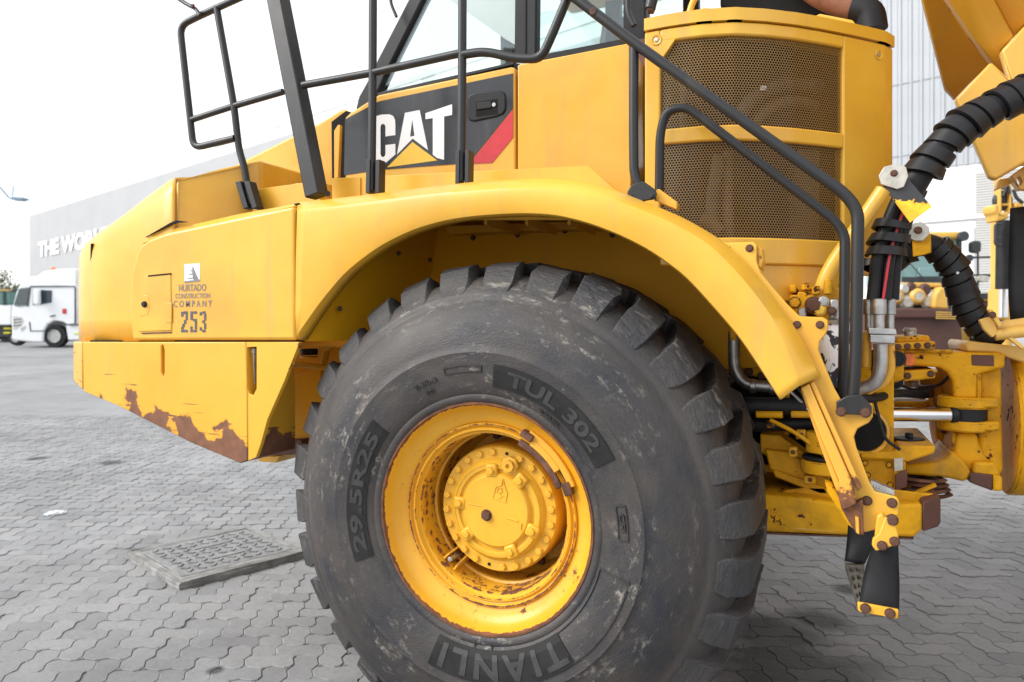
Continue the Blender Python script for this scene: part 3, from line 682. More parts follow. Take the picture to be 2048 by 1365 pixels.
# the step behind the wing and the sloping hood side
plate('hood_shoulder', [(350, 363), (356, 360), (445, 335), (516, 321), (524, 322), (524, 420), (450, 450), (350, 470)], [.045, .05, .16, .26, .27, .27, .16, .045], .9, m_yel, TR, .02, seg=3)
plate('hood_side', [(455, 338), (560, 284), (640, 244), (684, 217), (701, 224), (701, 380), (640, 420), (455, 420)], .56, 1.5, m_yel, TR, .012, seg=3)
plate('hood_lower_side', [(505, 379), (585, 369), (592, 367), (640, 364), (640, 425), (505, 436)], .24, .2, m_yel, TR, .003)
plate('radiator_shroud_gap', [(663, 244), (692, 222), (705, 226), (705, 362), (664, 362)], .53, .02, m_dark, TR, 0)
plate('hood_edge_trim', [(668, 262), (676, 250), (680, 250), (676, 356), (668, 357)], .48, .02, m_yel, TR, .002)
# side door of the hood with its chamfered top edge
plate('side_door', [(264, 681), (259, 640), (258, 600), (262, 550), (272, 507), (283, 489), (300, 478), (330, 466), (480, 434), (588, 412), (591, 681)], .0, .05, m_yel, TR, .014, seg=3)
plate('door_top_edge', [(283, 488), (297, 475), (330, 462), (480, 428), (588, 408.5), (588.5, 413), (480, 437), (330, 469), (300, 481)], [.014, .03, .035, .035, .035, .004, .004, .004, .010], .05, m_yel, TR, .003)
plate('door_seam', [(588.5, 408), (597, 406), (597, 684), (591, 684)], .03, .02, m_dark, TR, 0)
flap = plate('filler_flap', [(290, 551), (341, 547), (343, 662), (276, 664), (284, 640), (287, 600)], -.004, .03, m_yel, TR, .004)
plate('flap_slot', [(296, 551), (341, 546.5), (341, 549.5), (296, 554)], -.0055, .004, m_dark, flap, 0)
plate('flap_slot', [(281, 666), (343, 664), (343, 666.5), (284, 668.5)], -.003, .004, m_rust, flap, 0)
plate('finger_grip', [(330, 607), (343, 606), (343, 646), (332, 646)], -.006, .004, m_yel, flap, .002)
lathe('flap_latch', W(290, 609, -.004), (0, -1, 0), [(.014, 0), (.014, .006), (.010, .012), (0, .012)], m_blackp, flap, 20)
plate('latch_dish', [(284, 590), (296, 592), (300, 610), (296, 630), (280, 633)], -.0052, .003, m_yel, flap, .0015)
plate('seal_strip', [(180, 681), (595, 681.5), (595, 685), (180, 685)], .03, .05, m_dark, TR, 0)
plate('hood_crease_strip', [(290, 475), (340, 446), (352, 441), (375, 444), (352, 446), (340, 450)], -.002 + .02, .01, m_dark, TR, 0)  # thin dark strip along the hood crease
plate('hood_seam', [(181, 489), (183.2, 487), (181.5, 682), (179, 682)], .068, .03, m_dark, TR, 0)
# company marking and number
logo = plate('company_logo', [(368.5, 529), (399.5, 527), (399.5, 563), (369, 566)], -.0012, .001, m_white, TR, 0)
def onplane(name, pts, Y, mat, parent): return link(name, mesh(name, [W(a, b, Y) for a, b in pts], [tuple(range(len(pts)))]), mat, parent)
onplane('logo_mark', [(385, 532), (397, 560), (387, 561), (384, 545)], -.0022, m_grey, logo); onplane('logo_mark', [(369, 563), (399, 559), (399, 563), (369, 566)], -.0023, m_grey, logo)
for x0, y0 in ((381, 541), (378, 548), (375, 556)): onplane('logo_mark', [(x0, y0), (386, y0 - .6), (386, y0 + 1.6), (x0, y0 + 2)], -.0024, m_grey, logo)
for s, rect, mt in (('HURTADO', (358, 568.5, 412, 583), m_grey), ('CONSTRUCTION', (351, 587, 420, 597), m_grey), ('C O M P A N Y', (347.5, 601, 424, 614.5), m_grey)):
    text_on_plane('company_lettering', s, rect, -.0005, mt, TR, bold=.006)
def stencil(x0, segs, w_=13):
    for a, b, c, d in segs: onplane('stencil_number', [(x0 + a * w_, 623 + b * 42), (x0 + c * w_, 623 + b * 42), (x0 + c * w_, 623 + d * 42), (x0 + a * w_, 623 + d * 42)], -.0015, m_stencil, TR)
stencil(362, [(0, .02, .36, .26), (.42, 0, 1, .13), (.68, .13, 1, .42), (.42, .42, .8, .60), (.16, .60, .56, .74), (0, .74, .4, .86), (0, .88, 1, 1)])
stencil(380.5, [(0, 0, .42, .12), (.52, 0, 1, .12), (0, .12, .36, .42), (.42, .36, 1, .48), (.68, .48, 1, .86), (0, .72, .34, .86), (0, .88, .42, 1), (.52, .88, 1, 1)])
stencil(399, [(0, .04, .34, .2), (.42, 0, .9, .12), (.68, .12, 1, .44), (.40, .43, .8, .56), (.68, .56, 1, .86), (0, .76, .34, .92), (.42, .88, .9, 1)])

# ---- engine cover with the black marking
plate('engine_cover', [(690, 236), (700, 226), (757, 190), (1022, 134), (1030, 136), (1031, 395), (690, 395)], .45, .06, m_yel, TR, .008, seg=3)
plate('cover_side_panel', [(1035, 130), (1255, 87), (1259, 90), (1263, 420), (1035, 420)], .45, .40, m_yel, TR, .01, seg=3)
plate('panel_gap', [(1028, 128), (1040, 128), (1040, 400), (1028, 400)], .50, .02, m_dark, TR, 0)
plate('panel_gap', [(1255, 84), (1294, 76), (1294, 420), (1255, 420)], .70, .02, m_brown, TR, 0)
plate('kick_plate', [(664, 357), (1177, 331.5), (1244, 392), (1244, 440), (664, 440)], .27, .02, m_yel, TR, .002)
plate('kick_plate_end', [(664, 357), (720, 354.5), (720, 440), (664, 440)], .262, .006, m_yelc, TR, .001)
dec = plate('marking_panel', [(688, 351), (690, 239), (758, 203), (1026, 147), (1026, 217), (938, 326.5), (760, 340)], .4475, .002, m_decal, TR, 0)
plate('red_stripe', [(1026, 218.5), (1026, 275), (984, 326), (939, 328)], .4470, .002, m_red, TR, 0)
z3 = zoom((640, 0), 2.926)
onplane('painted_letter', z3((298, 720), (312, 692), (338, 678), (360, 672), (405, 670), (428, 680), (439, 702), (441, 730), (441, 792), (383, 800), (383, 742), (378, 730), (368, 726), (358, 731), (354, 745), (354, 900), (358, 916), (368, 921), (378, 916), (383, 902), (383, 850), (441, 843), (441, 905), (350, 985), (318, 980), (303, 962), (298, 935)), .4462, m_white, dec)
lA = z3((497, 662), (583, 645), (632, 880), (542, 812), (450, 906)); hA = z3((540, 700), (553, 796), (527, 802))
link('painted_letter', plate_me('painted_letter', [W(a, b, .4464) for a, b in lA], (0, .0006, 0), [[W(a, b, .4464) for a, b in hA]]), m_white, dec)
onplane('painted_letter', z3((617, 664), (773, 611), (773, 674), (726, 683), (726, 937), (683, 925), (660, 906), (660, 693), (617, 699)), .4462, m_white, dec)
onplane('painted_triangle', z3((392, 981), (541, 832), (686, 940)), .4462, m_dyel, dec)
hnd = plate('door_handle', z3((862, 575), (880, 552), (920, 540), (1050, 530), (1078, 540), (1086, 565), (1086, 640), (1070, 668), (1030, 684), (900, 712), (872, 705), (862, 680)), .440, .02, m_blackp, TR, .006, seg=3)
plate('handle_recess', z3((912, 600), (1038, 578), (1038, 668), (912, 684)), .4388, .004, m_dark, hnd, 0)
plate('handle_paddle', z3((915, 602), (1002, 590), (1002, 632), (915, 645)), .434, .01, m_blackp, hnd, .003)
lathe('handle_lock', W(*z3((1019, 615))[0], .4385), (0, -1, 0), [(.0085, 0), (.0085, .004), (0, .004)], m_steel, hnd, 16)

# ---- cab
CY = .80
def up(p, q, y): # extend the line p-q of photo points up to photo row y
    s = (y - p[1]) / (q[1] - p[1]); return (p[0] + (q[0] - p[0]) * s, y)
z3p = lambda a, b: z3((a, b))[0]
TOPY = -260
aL, aR = up(z3p(335, 350), z3p(515, 0), TOPY), up(z3p(400, 400), z3p(600, 0), TOPY)
cab = plate('cab_pillar', [aL, aR, z3p(400, 400), z3p(338, 540), z3p(334, 610), z3p(205, 645), z3p(225, 565), z3p(290, 450), z3p(335, 350)], CY, .07, m_blackp, TR, .01)
plate('cab_pillar', [(1031, TOPY), (1076, TOPY), (1072, 112), (1028, 120)], CY - .01, .06, m_blackp, TR, .008)
plate('window_seal', [(1048, TOPY), (1052, TOPY), (1051, 108), (1047, 108)], CY - .016, .01, m_rubber, TR, 0)
plate('cab_pillar', [(1245, TOPY), (1291, TOPY), (1291, 100), (1246, 100)], CY - .01, .10, m_blackp, TR, .008)
plate('window_sill', [z3p(334, 545), z3p(340, 572), z3p(1135, 378), z3p(1135, 362)], CY - .012, .04, m_blackp, TR, .002)
plate('window_sill', [(1070, 112), (1246, 78), (1250, 90), (1070, 124)], CY - .012, .04, m_blackp, TR, .002)
plate('window_pane', [aR, (1034, TOPY), (1034, 125), z3p(334, 570), z3p(400, 400)], CY + .02, .006, m_glass, TR, 0)
plate('window_pane', [(1074, TOPY), (1247, TOPY), (1247, 82), (1072, 112)], CY + .02, .006, m_glass, TR, 0)
# cab shell: roof, base and the far side
c0, c1, c2 = W(aL[0], TOPY, CY), W(1291, TOPY, CY), W(700, 250, CY)
zt = c0[2]; xf, xb = c0[0], c1[0]
box('cab_roof', ((xf + xb) / 2 - .02, 1.60, zt + .05), (xb - xf + .12, 1.80, .14), m_yel, TR, bevel=.03)
zs = W(1160, 105, CY)[2]
for x in (W(735, 215, CY)[0] + .1, W(1050, 60, CY)[0], xb - .05): box('cab_pillar', (x, 2.42, (zt + zs) / 2 - .1), (.10, .08, zt - zs + .3), m_blackp, TR)
box('cab_base', ((W(760, 200, CY)[0] + xb) / 2, 1.62, zs - .38), (xb - W(760, 200, CY)[0], 1.58, .66), m_blackp, TR)
box('seat_back', (.1, 1.55, zs + .12), (.14, .5, .5), m_blackp, TR, roty=.15, bevel=.04)
box('window_pane', ((xf + xb) / 2 - .25, 2.43, (zt + zs) / 2), (xb - xf + .4, .006, zt - zs), m_glass, TR, bevel=0)
m_reflect = simple('reflection_grey', (.52, .53, .53), .7, var=.1, scale=3)
plate('reflection_sheet', [(885, TOPY), (1034, TOPY), (1034, 92), (1010, 78), (900, 0)], 2.3, .01, m_reflect, TR, 0)  # added grey sheet imitating a reflection in the window
tube('wiper_arm', [(780, -20, CY - .05), (782, 8, CY - .05), (793, 34, CY - .05)], .008, m_black, TR, .02, 8)

# ---- cooling pack with its curved mesh grille
GX = [1289, 1340, 1404, 1470, 1530, 1589, 1640, 1691, 1740, 1770, 1786]; GY = [.275, .268, .272, .30, .355, .425, .50, .585, .675, .735, .80]
gxx = np.array([W(a, 300, b)[:2] for a, b in zip(GX, GY)]); garc = np.r_[0, np.cumsum(np.linalg.norm(np.diff(gxx, axis=0), axis=1))]
def gpt(px, z, out=0):
    s = np.interp(px, GX, garc); return gs(s, z, out)
def gs(s, z, out=0):
    x, y = np.interp(s, garc, gxx[:, 0]), np.interp(s, garc, gxx[:, 1])
    e = .04; d = np.array([np.interp(s + e, garc, gxx[:, 0]) - np.interp(s - e, garc, gxx[:, 0]), np.interp(s + e, garc, gxx[:, 1]) - np.interp(s - e, garc, gxx[:, 1])]); d /= np.linalg.norm(d)
    return np.array([x + d[1] * out, y - d[0] * out, z])
def gband(name, px0, px1, z0, z1, mat, parent, n=40, out=0, th=.03, bev=.006):
    v, f = [], []; s0, s1 = np.interp(px0, GX, garc), np.interp(px1, GX, garc)
    for i in range(n + 1):
        s = s0 + (s1 - s0) * i / n
        za, zb = (z0(s), z1(s)) if callable(z0) else (z0, z1)
        v += [gs(s, za, out), gs(s, zb, out), gs(s, zb, out - th), gs(s, za, out - th)]
    for i in range(n):
        for j in range(4):
            k = (j + 1) % 4; f.append((i * 4 + j, i * 4 + k, (i + 1) * 4 + k, (i + 1) * 4 + j))
    f += [(3, 2, 1, 0), (n * 4, n * 4 + 1, n * 4 + 2, n * 4 + 3)]
    return link(name, mesh(name, v, f), mat, parent, bevel=bev)
ZC, ZS, ZU1, ZU0, ZL1, ZL0, ZB = 2.668, 2.622, 2.575, 2.262, 2.208, 1.868, 1.745
cowl = gband('cooling_cowl', 1289, 1320, ZB + .1, ZS - .002, m_yel, TR, 6)
gband('cowl_stile', 1687, 1786, ZB, ZS - .002, m_yel, TR, 20); gband('cowl_rail', 1319.5, 1687.5, ZU1, ZS - .002, m_yel, TR); gband('cowl_rail', 1319.5, 1687.5, ZL1, ZU0, m_yel, TR)
gband('cowl_rail', 1319.5, 1687.5, ZB + .03, ZL0, m_yel, TR)
gband('cowl_skirt', 1523, 1704, ZB - .10, ZB + .032, m_yel, TR, th=.06, out=-.012)
gband('cowl_cap', 1287, 1788, ZS + .003, ZC, m_yel, TR, out=.006, th=.9, bev=.014)
pts = [gpt(1318, 2.50, .001), gpt(1318, 2.58, .001), gpt(1352, 2.58, .001)]; link('cowl_corner', plate_me('cowl_corner', pts, (0, .025, 0)), m_yel, TR, bevel=.002)
for px, z in ((1313, 2.585), (1757, 2.575)):
    c = gpt(px, z, .001); d = gpt(px, z, 1) - gpt(px, z, 0)
    lathe('cowl_dimple', c, d, [(.020, .0005), (.018, .003), (.013, .001), (.011, -.006), (.0, -.006)], m_yel, TR, 24); lathe('cowl_screw', c, d, [(.007, -.005), (.007, .002), (.003, .003), (0, .001)], m_steel, TR, 12)
def honey(name, px0, px1, z0, z1, cut=None):
    p = .0106; s0, s1 = np.interp(px0, GX, garc), np.interp(px1, GX, garc); v, f = [], []; dz = p * .84; row = 0; z = z0
    ro, ri = p / math.sqrt(3) * 1.0, p / math.sqrt(3) * .77; sc = dz / (p * .866)
    while z < z1:
        s = s0 + (p / 2 if row % 2 else 0)
        while s < s1:
            b = len(v)
            for r_ in (ro, ri):
                for q in range(6):
                    a = math.pi / 6 + q * math.pi / 3; v.append(gs(s + r_ * math.cos(a), z + r_ * math.sin(a) * sc, -.014))
            for q in range(6):
                k = (q + 1) % 6; f.append((b + q, b + k, b + 6 + k, b + 6 + q))
            s += p
        z += dz; row += 1
    o = link(name, mesh(name, v, f), m_mesh, TR, solid=.0012, soff=0); o['kind'] = 'stuff'; return o
m_mesh = paint('mesh_grille_paint', (.27, .155, .04), .3, rough=.5, dust=.6, fade=.2)
honey('mesh_grille', 1316, 1690, ZU0 - .012, ZU1 + .012); honey('mesh_grille', 1322, 1690, ZL0 - .012, ZL1 + .012)
# behind the mesh: dark core, hoses and struts
gband('cooling_core', 1290, 1785, 1.885, 2.655, m_dark, TR, 40, out=-.17, th=.10, bev=0)
m_dim = simple('dark_hose', (.060, .052, .042), .6, var=.5, scale=12); m_dimy = simple('dark_tube', (.11, .082, .04), .6, var=.3)  # dull dark tones for the tubes behind the mesh
def gtube(pts, r_, mt): tube3('coolant_hose', [gpt(a, z, -o) for a, z, o in pts], r_, mt, TR, .12, 10, 8)
gtube([(1500, 2.30, .12), (1540, 2.40, .12), (1610, 2.46, .12), (1690, 2.47, .12)], .026, m_dim); gtube([(1530, 2.27, .14), (1590, 2.38, .14), (1640, 2.41, .14), (1690, 2.40, .14)], .022, m_dimy)
gtube([(1440, 1.86, .12), (1430, 2.0, .12), (1450, 2.18, .12)], .022, m_dim); gtube([(1490, 1.86, .13), (1480, 2.0, .13), (1485, 2.2, .13)], .018, m_dim); gtube([(1400, 1.95, .1), (1430, 1.93, .1), (1450, 1.90, .1)], .024, m_dimy)
gtube([(1640, 1.87, .08), (1642, 2.2, .08)], .05, m_dim); gtube([(1360, 2.28, .1), (1362, 2.5, .1)], .016, m_dim)
box('tube_label', gpt(1556, 2.425, -.09), (.02, .004, .016), m_white, TR, bevel=0)
# top of the cooling pack: exhaust pipe, beacon dome and cover block
m_exh = simple('heat_rusted_pipe', (.20, .085, .05), .75, var=.5, scale=8, bump=.3)
tube('exhaust_pipe', [(1560, -75, .95), (1640, -8, .95), (1700, 15, .95), (1738, 30, .95)], .052, m_exh, TR, .08, 16)
tube('exhaust_elbow', [(1705, 18, .94), (1740, 22, .93), (1746, 62, .93)], .056, m_rubber, TR, .07, 16)
plate('air_intake', [(1440, -60), (1700, -10), (1722, 52), (1560, 30), (1440, 14)], 1.05, .5, m_dark, TR, .01)
plate('cap_block', [(1622, 36), (1640, 27), (1706, 40), (1716, 54), (1716, 66), (1622, 52)], .75, .2, m_yel, TR, .006)
c = gpt(1412, ZC, -.12); lathe('beacon_dome', c, (0, 0, 1), [(.060, -.02), (.060, .01), (.050, .03), (.025, .045), (0, .05)], m_hub, TR, 28)
tube('lifting_eye', [(1378, 30, .36), (1384, 8, .36), (1396, -14, .36)], .012, m_yelc, TR, .02)
cyl('hinge_pin', W(1296, 20, .5), W(1308, 20, .5), .016, m_rust, TR); tube('hinge_arm', [(1300, 18, .5), (1312, -30, .5)], .022, m_black, TR)
tube('grab_handle', [(1254, -40, .62), (1256, 28, .62), (1268, 52, .62)], .013, m_black, TR, .05)

# ---- handrails
RY = .13; rr = .0156
P0 = up((470, 0), (395, 34), -60)
tube('front_handrail', [(P0[0], P0[1], RY + .05), (395, 34, RY + .05), (360, 52, RY + .05), (387, 297, RY + .05), (470, 277, RY + .05)], rr, m_black, TR, .05)
tube('handrail_post', [(433, 14, RY + .05), (468, 212, RY + .05), (478, 300, RY + .06), (488, 332, RY + .06), (501, 410, RY + .06)], rr, m_black, TR, .05)
tube('handrail_bar', [(384, 240, RY + .05), (466, 213, RY + .05)], rr * .9, m_black, TR); tube('handrail_bar', [(470, 212, RY + .05), (566, 184, RY + .05)], rr * .9, m_black, TR)
tube('handrail_bar', [(606, 171, RY), (745, 146, RY)], rr, m_black, TR)
tube('handrail_bar', [(745, 146, RY), (925, 106, RY)], rr, m_black, TR)
tube('curved_handrail', [(925, 110, RY), (970, 103, RY), (1035, 118, RY), (1082, 118, RY), (1100, 80, RY), (1136, -6, RY)], rr * 1.08, m_black, TR, .10)
for px, pb, nm in ((745, 386, 'handrail_post'), (924, 367, 'handrail_post')):
    tube(nm, [(px + 1.5, -140, RY), (px, 200, RY), (px - 2, pb - 4, RY)], rr * 1.06, m_black, TR)
    for dx in (-9, 10):
        plate('post_socket', [(px + dx - 4, pb - 66), (px + dx + 4, pb - 67), (px + dx + 3, pb), (px + dx - 5, pb + 1)], RY - .022, .045, m_black, TR, .002)
for dx in (-9, 9): plate('post_socket', [(485 + dx - 6, 364), (485 + dx + 4, 362), (501 + dx + 4, 415), (501 + dx - 6, 418)], RY + .03, .045, m_black, TR, .002)
tube('handrail_bar', [(735, -138, RY), (936, -138, RY)], rr, m_black, TR)
# mirror post: a square beam leaning forward
a0, a1 = W(545, -60, RY + .02), W(634, 394, RY + .02); d = (a1 - a0) / np.linalg.norm(a1 - a0); sx = np.array([d[2], 0, -d[0]])
link('mirror_post', sweep_me('mirror_post', [a0, a1], 1, prof=[(-.036, -.036), (.036, -.036), (.036, .036), (-.036, .036)]), m_black, TR, bevel=.006)
lathe('post_hole', W(656, 388, RY - .035), (0, -1, 0), [(.012, 0), (.012, .002), (0, .002)], m_dark, TR, 12)
tube('grab_lever', [(340, -14, RY + .04), (372, 8, RY + .04), (392, 18, RY + .03), (400, 32, RY + .02)], .009, m_black, TR, .03, 8); bolt(W(386, 13, RY + .02), .009, m_rust, TR)
# rear handrails either side of the access steps
OY, IY = .10, .20
tube('stair_handrail', [(1131, -16, OY), (1148, -6, OY), (1265, 84, OY), (1690, 388, OY), (1716, 422, OY), (1714, 560, OY), (1712, 720, OY), (1704, 812, OY)], rr * 1.16, m_black, TR, .09)
lathe('handrail_joint', W(1186, 23, OY - .018), (0, -1, 0), [(.012, 0), (.012, .003), (.006, .004), (0, .002)], m_rust, TR, 14)
tube('stair_handrail', [(1318, 402, IY), (1320, 268, IY), (1332, 222, IY), (1372, 214, IY), (1400, 234, IY), (1668, 440, IY), (1690, 470, IY), (1688, 640, IY), (1686, 793, IY)], rr * 1.02, m_black, TR, .085)
tube('handrail_post', [(1268, 88, OY + .01), (1267, 250, OY + .01), (1268, 350, OY + .01), (1284, 384, OY + .01)], rr * 1.05, m_black, TR, .08)
ft = plate('handrail_foot', [(1254, 384), (1264, 369), (1286, 362), (1306, 376), (1313, 386), (1311, 398), (1280, 403), (1256, 397)], .085, .014, m_black, TR, .003)
for px, py in ((1262, 394), (1303, 392)): bolt(W(px, py, .085), .008, m_black, ft)
plate('stair_bracket', [(1312, 380), (1318, 378), (1354, 404), (1354, 420), (1316, 404), (1311, 394)], .12, .05, m_yelw, TR, .003)
ft = plate('handrail_foot', [(1673, 804), (1694, 792), (1722, 790), (1744, 812), (1744, 828), (1740, 832), (1678, 828), (1673, 822)], .06, .016, m_black, TR, .003)
for px, py in ((1682, 824), (1731, 826)): bolt(W(px, py, .06), .0125, m_rust, ft)

# ---- plate behind the fender and the lower steps
z6 = zoom((1420, 420), 2.968); z7 = zoom((1420, 760), 2.729)
flg = [(1437, 480), (1454, 486), (1505, 484), (1514, 489), (1513, 521), (1521, 545), (1548, 578), (1575, 609), (1599, 633), (1646, 635), (1656, 641), (1657, 656), (1652, 669), (1640, 683), (1637, 700), (1649, 730), (1669, 777), (1682, 800), (1745, 808), (1746, 834), (1738, 846), (1715, 858), (1708, 874), (1713, 896), (1739, 965), (1750, 984), (1794, 995), (1799, 1004), (1798, 1030), (1757, 1059), (1728, 1066), (1705, 1000), (1600, 770), (1630, 752), (1580, 662), (1530, 592), (1480, 527), (1436, 490)]
fp = plate('fender_bracket', flg, .085, .014, m_yel, TR, .004)
for px, py in ((1455, 500), (1499, 497), (1594, 650), (1640, 650)): bolt(W(px, py, .085), .0105, m_rust, fp)
for px, py in z7((857, 660), (993, 672)): bolt(W(px, py, .085), .0125, m_rust, fp)
plate('bracket_web', [(1514, 492), (1524, 497), (1527, 520), (1522, 540), (1515, 530)], .10, .12, m_yelw, TR, .003)
def gb_wear(m):
    x, y, z = m.xyz(); return m.math('SUBTRACT', 1.0, m.ramp(z, W(1700, 1010, .03)[2] + 0.0, W(1690, 940, .03)[2]))
m_guard = paint('rusted_guard_paint', (.80, .40, .05), .75, wear=lambda m: m.math('MULTIPLY', gb_wear(m), .45), fade=.3, chipscale=16, edge=.12)
plate('guard_bar', [(1601, 776), (1618, 768), (1706, 968), (1713, 1008), (1700, 1016), (1684, 1022), (1677, 995), (1678, 962)], .035, .05, m_guard, TR, .004)
plate('guard_bar_edge', [(1620, 767), (1628, 763), (1724, 974), (1716, 984), (1708, 968)], .045, .03, m_guard, TR, .003)
plate('guard_bar_side', [(1601, 780), (1604, 778), (1680, 968), (1679, 1000), (1650, 920)], .06, .12, m_guard, TR, .003)
plate('guard_bar_foot', [(1684, 1020), (1714, 1006), (1726, 1000), (1728, 1072), (1712, 1066), (1698, 1045)], .05, .06, m_guard, TR, .003)
plate('guard_bar_foot', [(1650, 965), (1664, 970), (1690, 1010), (1716, 1034), (1712, 1062), (1696, 1050), (1655, 985)], .13, .05, m_yeld, TR, .003)
plate('clamp_bar', [(1710, 1032), (1718, 1036), (1719, 1070), (1712, 1066)], .045, .02, m_yelw, TR, .001)
cl = plate('flap_clamp', z7((905, 800), (912, 745), (940, 730), (960, 760), (950, 840), (900, 870)), .055, .03, m_yelw, TR, .004)
cl = plate('flap_clamp', [(1746, 1079), (1758, 1068), (1770, 1036), (1786, 1036), (1797, 1071), (1797, 1090), (1752, 1103), (1744, 1092)], .045, .02, m_yelw, TR, .003)
for px, py in z7((993, 765)): bolt(W(px, py, .05), .015, m_rust, cl)
for px, py in z7((940, 905), (1008, 882)): bolt(W(px, py, .044), .012, m_rust, cl)
def flapmesh(name, L, Rr, YL, thick, mat):
    v, f = [], []; n = 10; Ls, Rs = resample(L, n), resample(Rr, n)
    for i in range(n):
        a, b = W(*Ls[i], YL + .01 * math.sin(i * .5)), W(*Rs[i], YL)
        for q in np.linspace(0, 1, 7): v.append(a + (b - a) * q + np.array([0, -.012 * math.sin(q * math.pi), 0]))
    for i in range(n - 1):
        for j in range(6): f.append((i * 7 + j, i * 7 + j + 1, (i + 1) * 7 + j + 1, (i + 1) * 7 + j))
    return link(name, mesh(name, v, f), mat, TR, smooth=True, angle=60, solid=thick, soff=1)
flap1 = flapmesh('rubber_step_strap', [(1748, 1088), (1733, 1122), (1724, 1165), (1716, 1222)], [(1797, 1080), (1797, 1122), (1800, 1165), (1798, 1236)], .078, .012, m_rubber)
flapmesh('rubber_step_strap', [(1696, 1050), (1693, 1090), (1689, 1122)], [(1757, 1048), (1748, 1090), (1730, 1128)], .34, .012, m_rubber)
b = plate('step_edge', [(1715, 1205), (1797.5, 1220.5), (1797, 1237), (1793, 1238.5), (1719, 1225), (1715.5, 1221)], .044, .012, m_yelc, TR, .003)
for px, py in ((1731, 1217), (1780, 1227)): bolt(W(px, py, .044), .0125, m_rust, b)
m_treadp = simple('dirty_step_tread', (.09, .083, .07), .7, .2, var=.6, scale=40, bump=.5)
# serrated tread of the bottom step
sA, sB, sC, sD = W(1690, 1126, .34), W(1729, 1128, .34), W(1722, 1198, .075), W(1716, 1208, .075)
hol = []
for i in range(2):
    for j in range(4):
        u0, q0 = .14 + .40 * i, .10 + .22 * j
        def qd(u, q): return (sA * (1 - u) + sB * u) * (1 - q) + (sD * (1 - u) + sC * u) * q
        hol.append([qd(u0, q0), qd(u0 + .28, q0), qd(u0 + .28, q0 + .13), qd(u0, q0 + .13)])
link('step_tread', plate_me('step_tread', [sA, sB, sC, sD], (0, 0, -.02), hol), m_treadp, TR, bevel=.001)
t0 = z7((875, 572), (1005, 628)); pA, pB = W(*t0[0], .1), W(*t0[1], .1)
link('step_tread', plate_me('step_tread', [pA, pB, pB + np.array([.005, .07, .006]), pA + np.array([.005, .07, .006])], (0, 0, -.012)), m_steel, TR, bevel=.001)
for i in range(8):
    p = pA + (pB - pA) * (i + .5) / 8; box('tread_tooth', p + np.array([0, -.002, .006]), (.008, .01, .016), m_steel, TR, bevel=.001)

# ---- machinery seen behind the fender bracket
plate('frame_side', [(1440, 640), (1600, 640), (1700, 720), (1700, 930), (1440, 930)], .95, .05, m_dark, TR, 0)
plate('frame_tower', [(1690, 700), (1788, 700), (1788, 905), (1722, 910), (1690, 880)], .72, .25, m_yeld, TR, .006)
lathe('tower_bore_disc', W(1727, 862, .716), (0, -1, 0), [(.078, 0), (.078, .004), (0, .004)], m_dark, TR, 32); lathe('bore_rim', W(1727, 862, .716), (0, -1, 0), [(.090, 0), (.090, .010), (.078, .012), (.076, .0)], m_yelw, TR, 40)  # flat black disc paints the dark inside of the bore
plate('frame_rail', [(1405, 655), (1560, 655), (1620, 720), (1620, 768), (1405, 740)], .86, .05, m_yeld, TR, .004)
plate('frame_gusset', [(1478, 735), (1500, 700), (1540, 705), (1545, 752), (1490, 752)], .82, .03, m_yeld, TR, .003); bolt(W(1497, 744, .82), .016, m_rust, TR); bolt(W(1523, 752, .82), .014, m_rust, TR)
tube('steel_pipe', [(1468, 664, .66), (1468, 740, .66), (1490, 770, .66), (1570, 776, .66)], .023, m_steel, TR, .07); cyl('pipe_fitting', W(1462, 668, .66), W(1474, 668, .66), .034, m_yeld, TR)
cyl('pipe_fitting', W(1500, 772, .66), W(1512, 773, .66), .028, m_steel, TR); cyl('pipe_fitting', W(1540, 775, .66), W(1552, 776, .66), .028, m_steel, TR)
tube('hydraulic_hose', [(1490, 812, .60), (1660, 815, .60)], .034, m_hose, TR); tube('hydraulic_hose', [(1490, 850, .66), (1660, 845, .66)], .030, m_hose, TR)
for x0, x1 in ((1512, 1566), (1582, 1650)): tube('yellow_pipe', [(x0, 829, .57), (x1, 830, .57)], .013, m_yeld, TR)
for pts, Y in (([(1525, 852), (1562, 848), (1580, 872), (1525, 872)], .75), ([(1520, 868), (1560, 872), (1640, 930), (1645, 962), (1560, 930), (1520, 905)], .66), ([(1530, 900), (1580, 905), (1660, 965), (1660, 985), (1540, 940)], .62), ([(1545, 940), (1650, 975), (1660, 990), (1640, 990), (1550, 955)], .60)):
    plate('suspension_arm', pts, Y, .14, m_yeld, TR, .006)
cyl('suspension_cup', W(1655, 865, .60), W(1655, 905, .60), .075, m_yeld, TR); cyl('suspension_cup', W(1650, 920, .60), W(1650, 945, .60), .085, m_yeld, TR); cyl('suspension_ring', W(1650, 912, .60), W(1650, 918, .60), .08, m_rubber, TR)
plate('lower_beam', [(1465, 984), (1620, 998), (1700, 1012), (1845, 1008), (1845, 1062), (1828, 1076), (1700, 1072), (1465, 1062)], .52, .45, m_yeld, TR, .012, seg=3)
plate('beam_nose', [(1845, 1005), (1876, 990), (1882, 996), (1882, 1048), (1876, 1056), (1845, 1066)], [.52, .58, .60, .60, .58, .52], .4, m_brown, TR, .01)
plate('beam_lip', [(1465, 1062), (1700, 1072), (1828, 1076), (1826, 1080), (1465, 1067)], .53, .42, m_rust, TR, .001)
plate('beam_top', [(1540, 985), (1660, 1000), (1845, 1008), (1876, 990), (1780, 980), (1620, 975)], .60, .02, m_yeld, TR, .004)
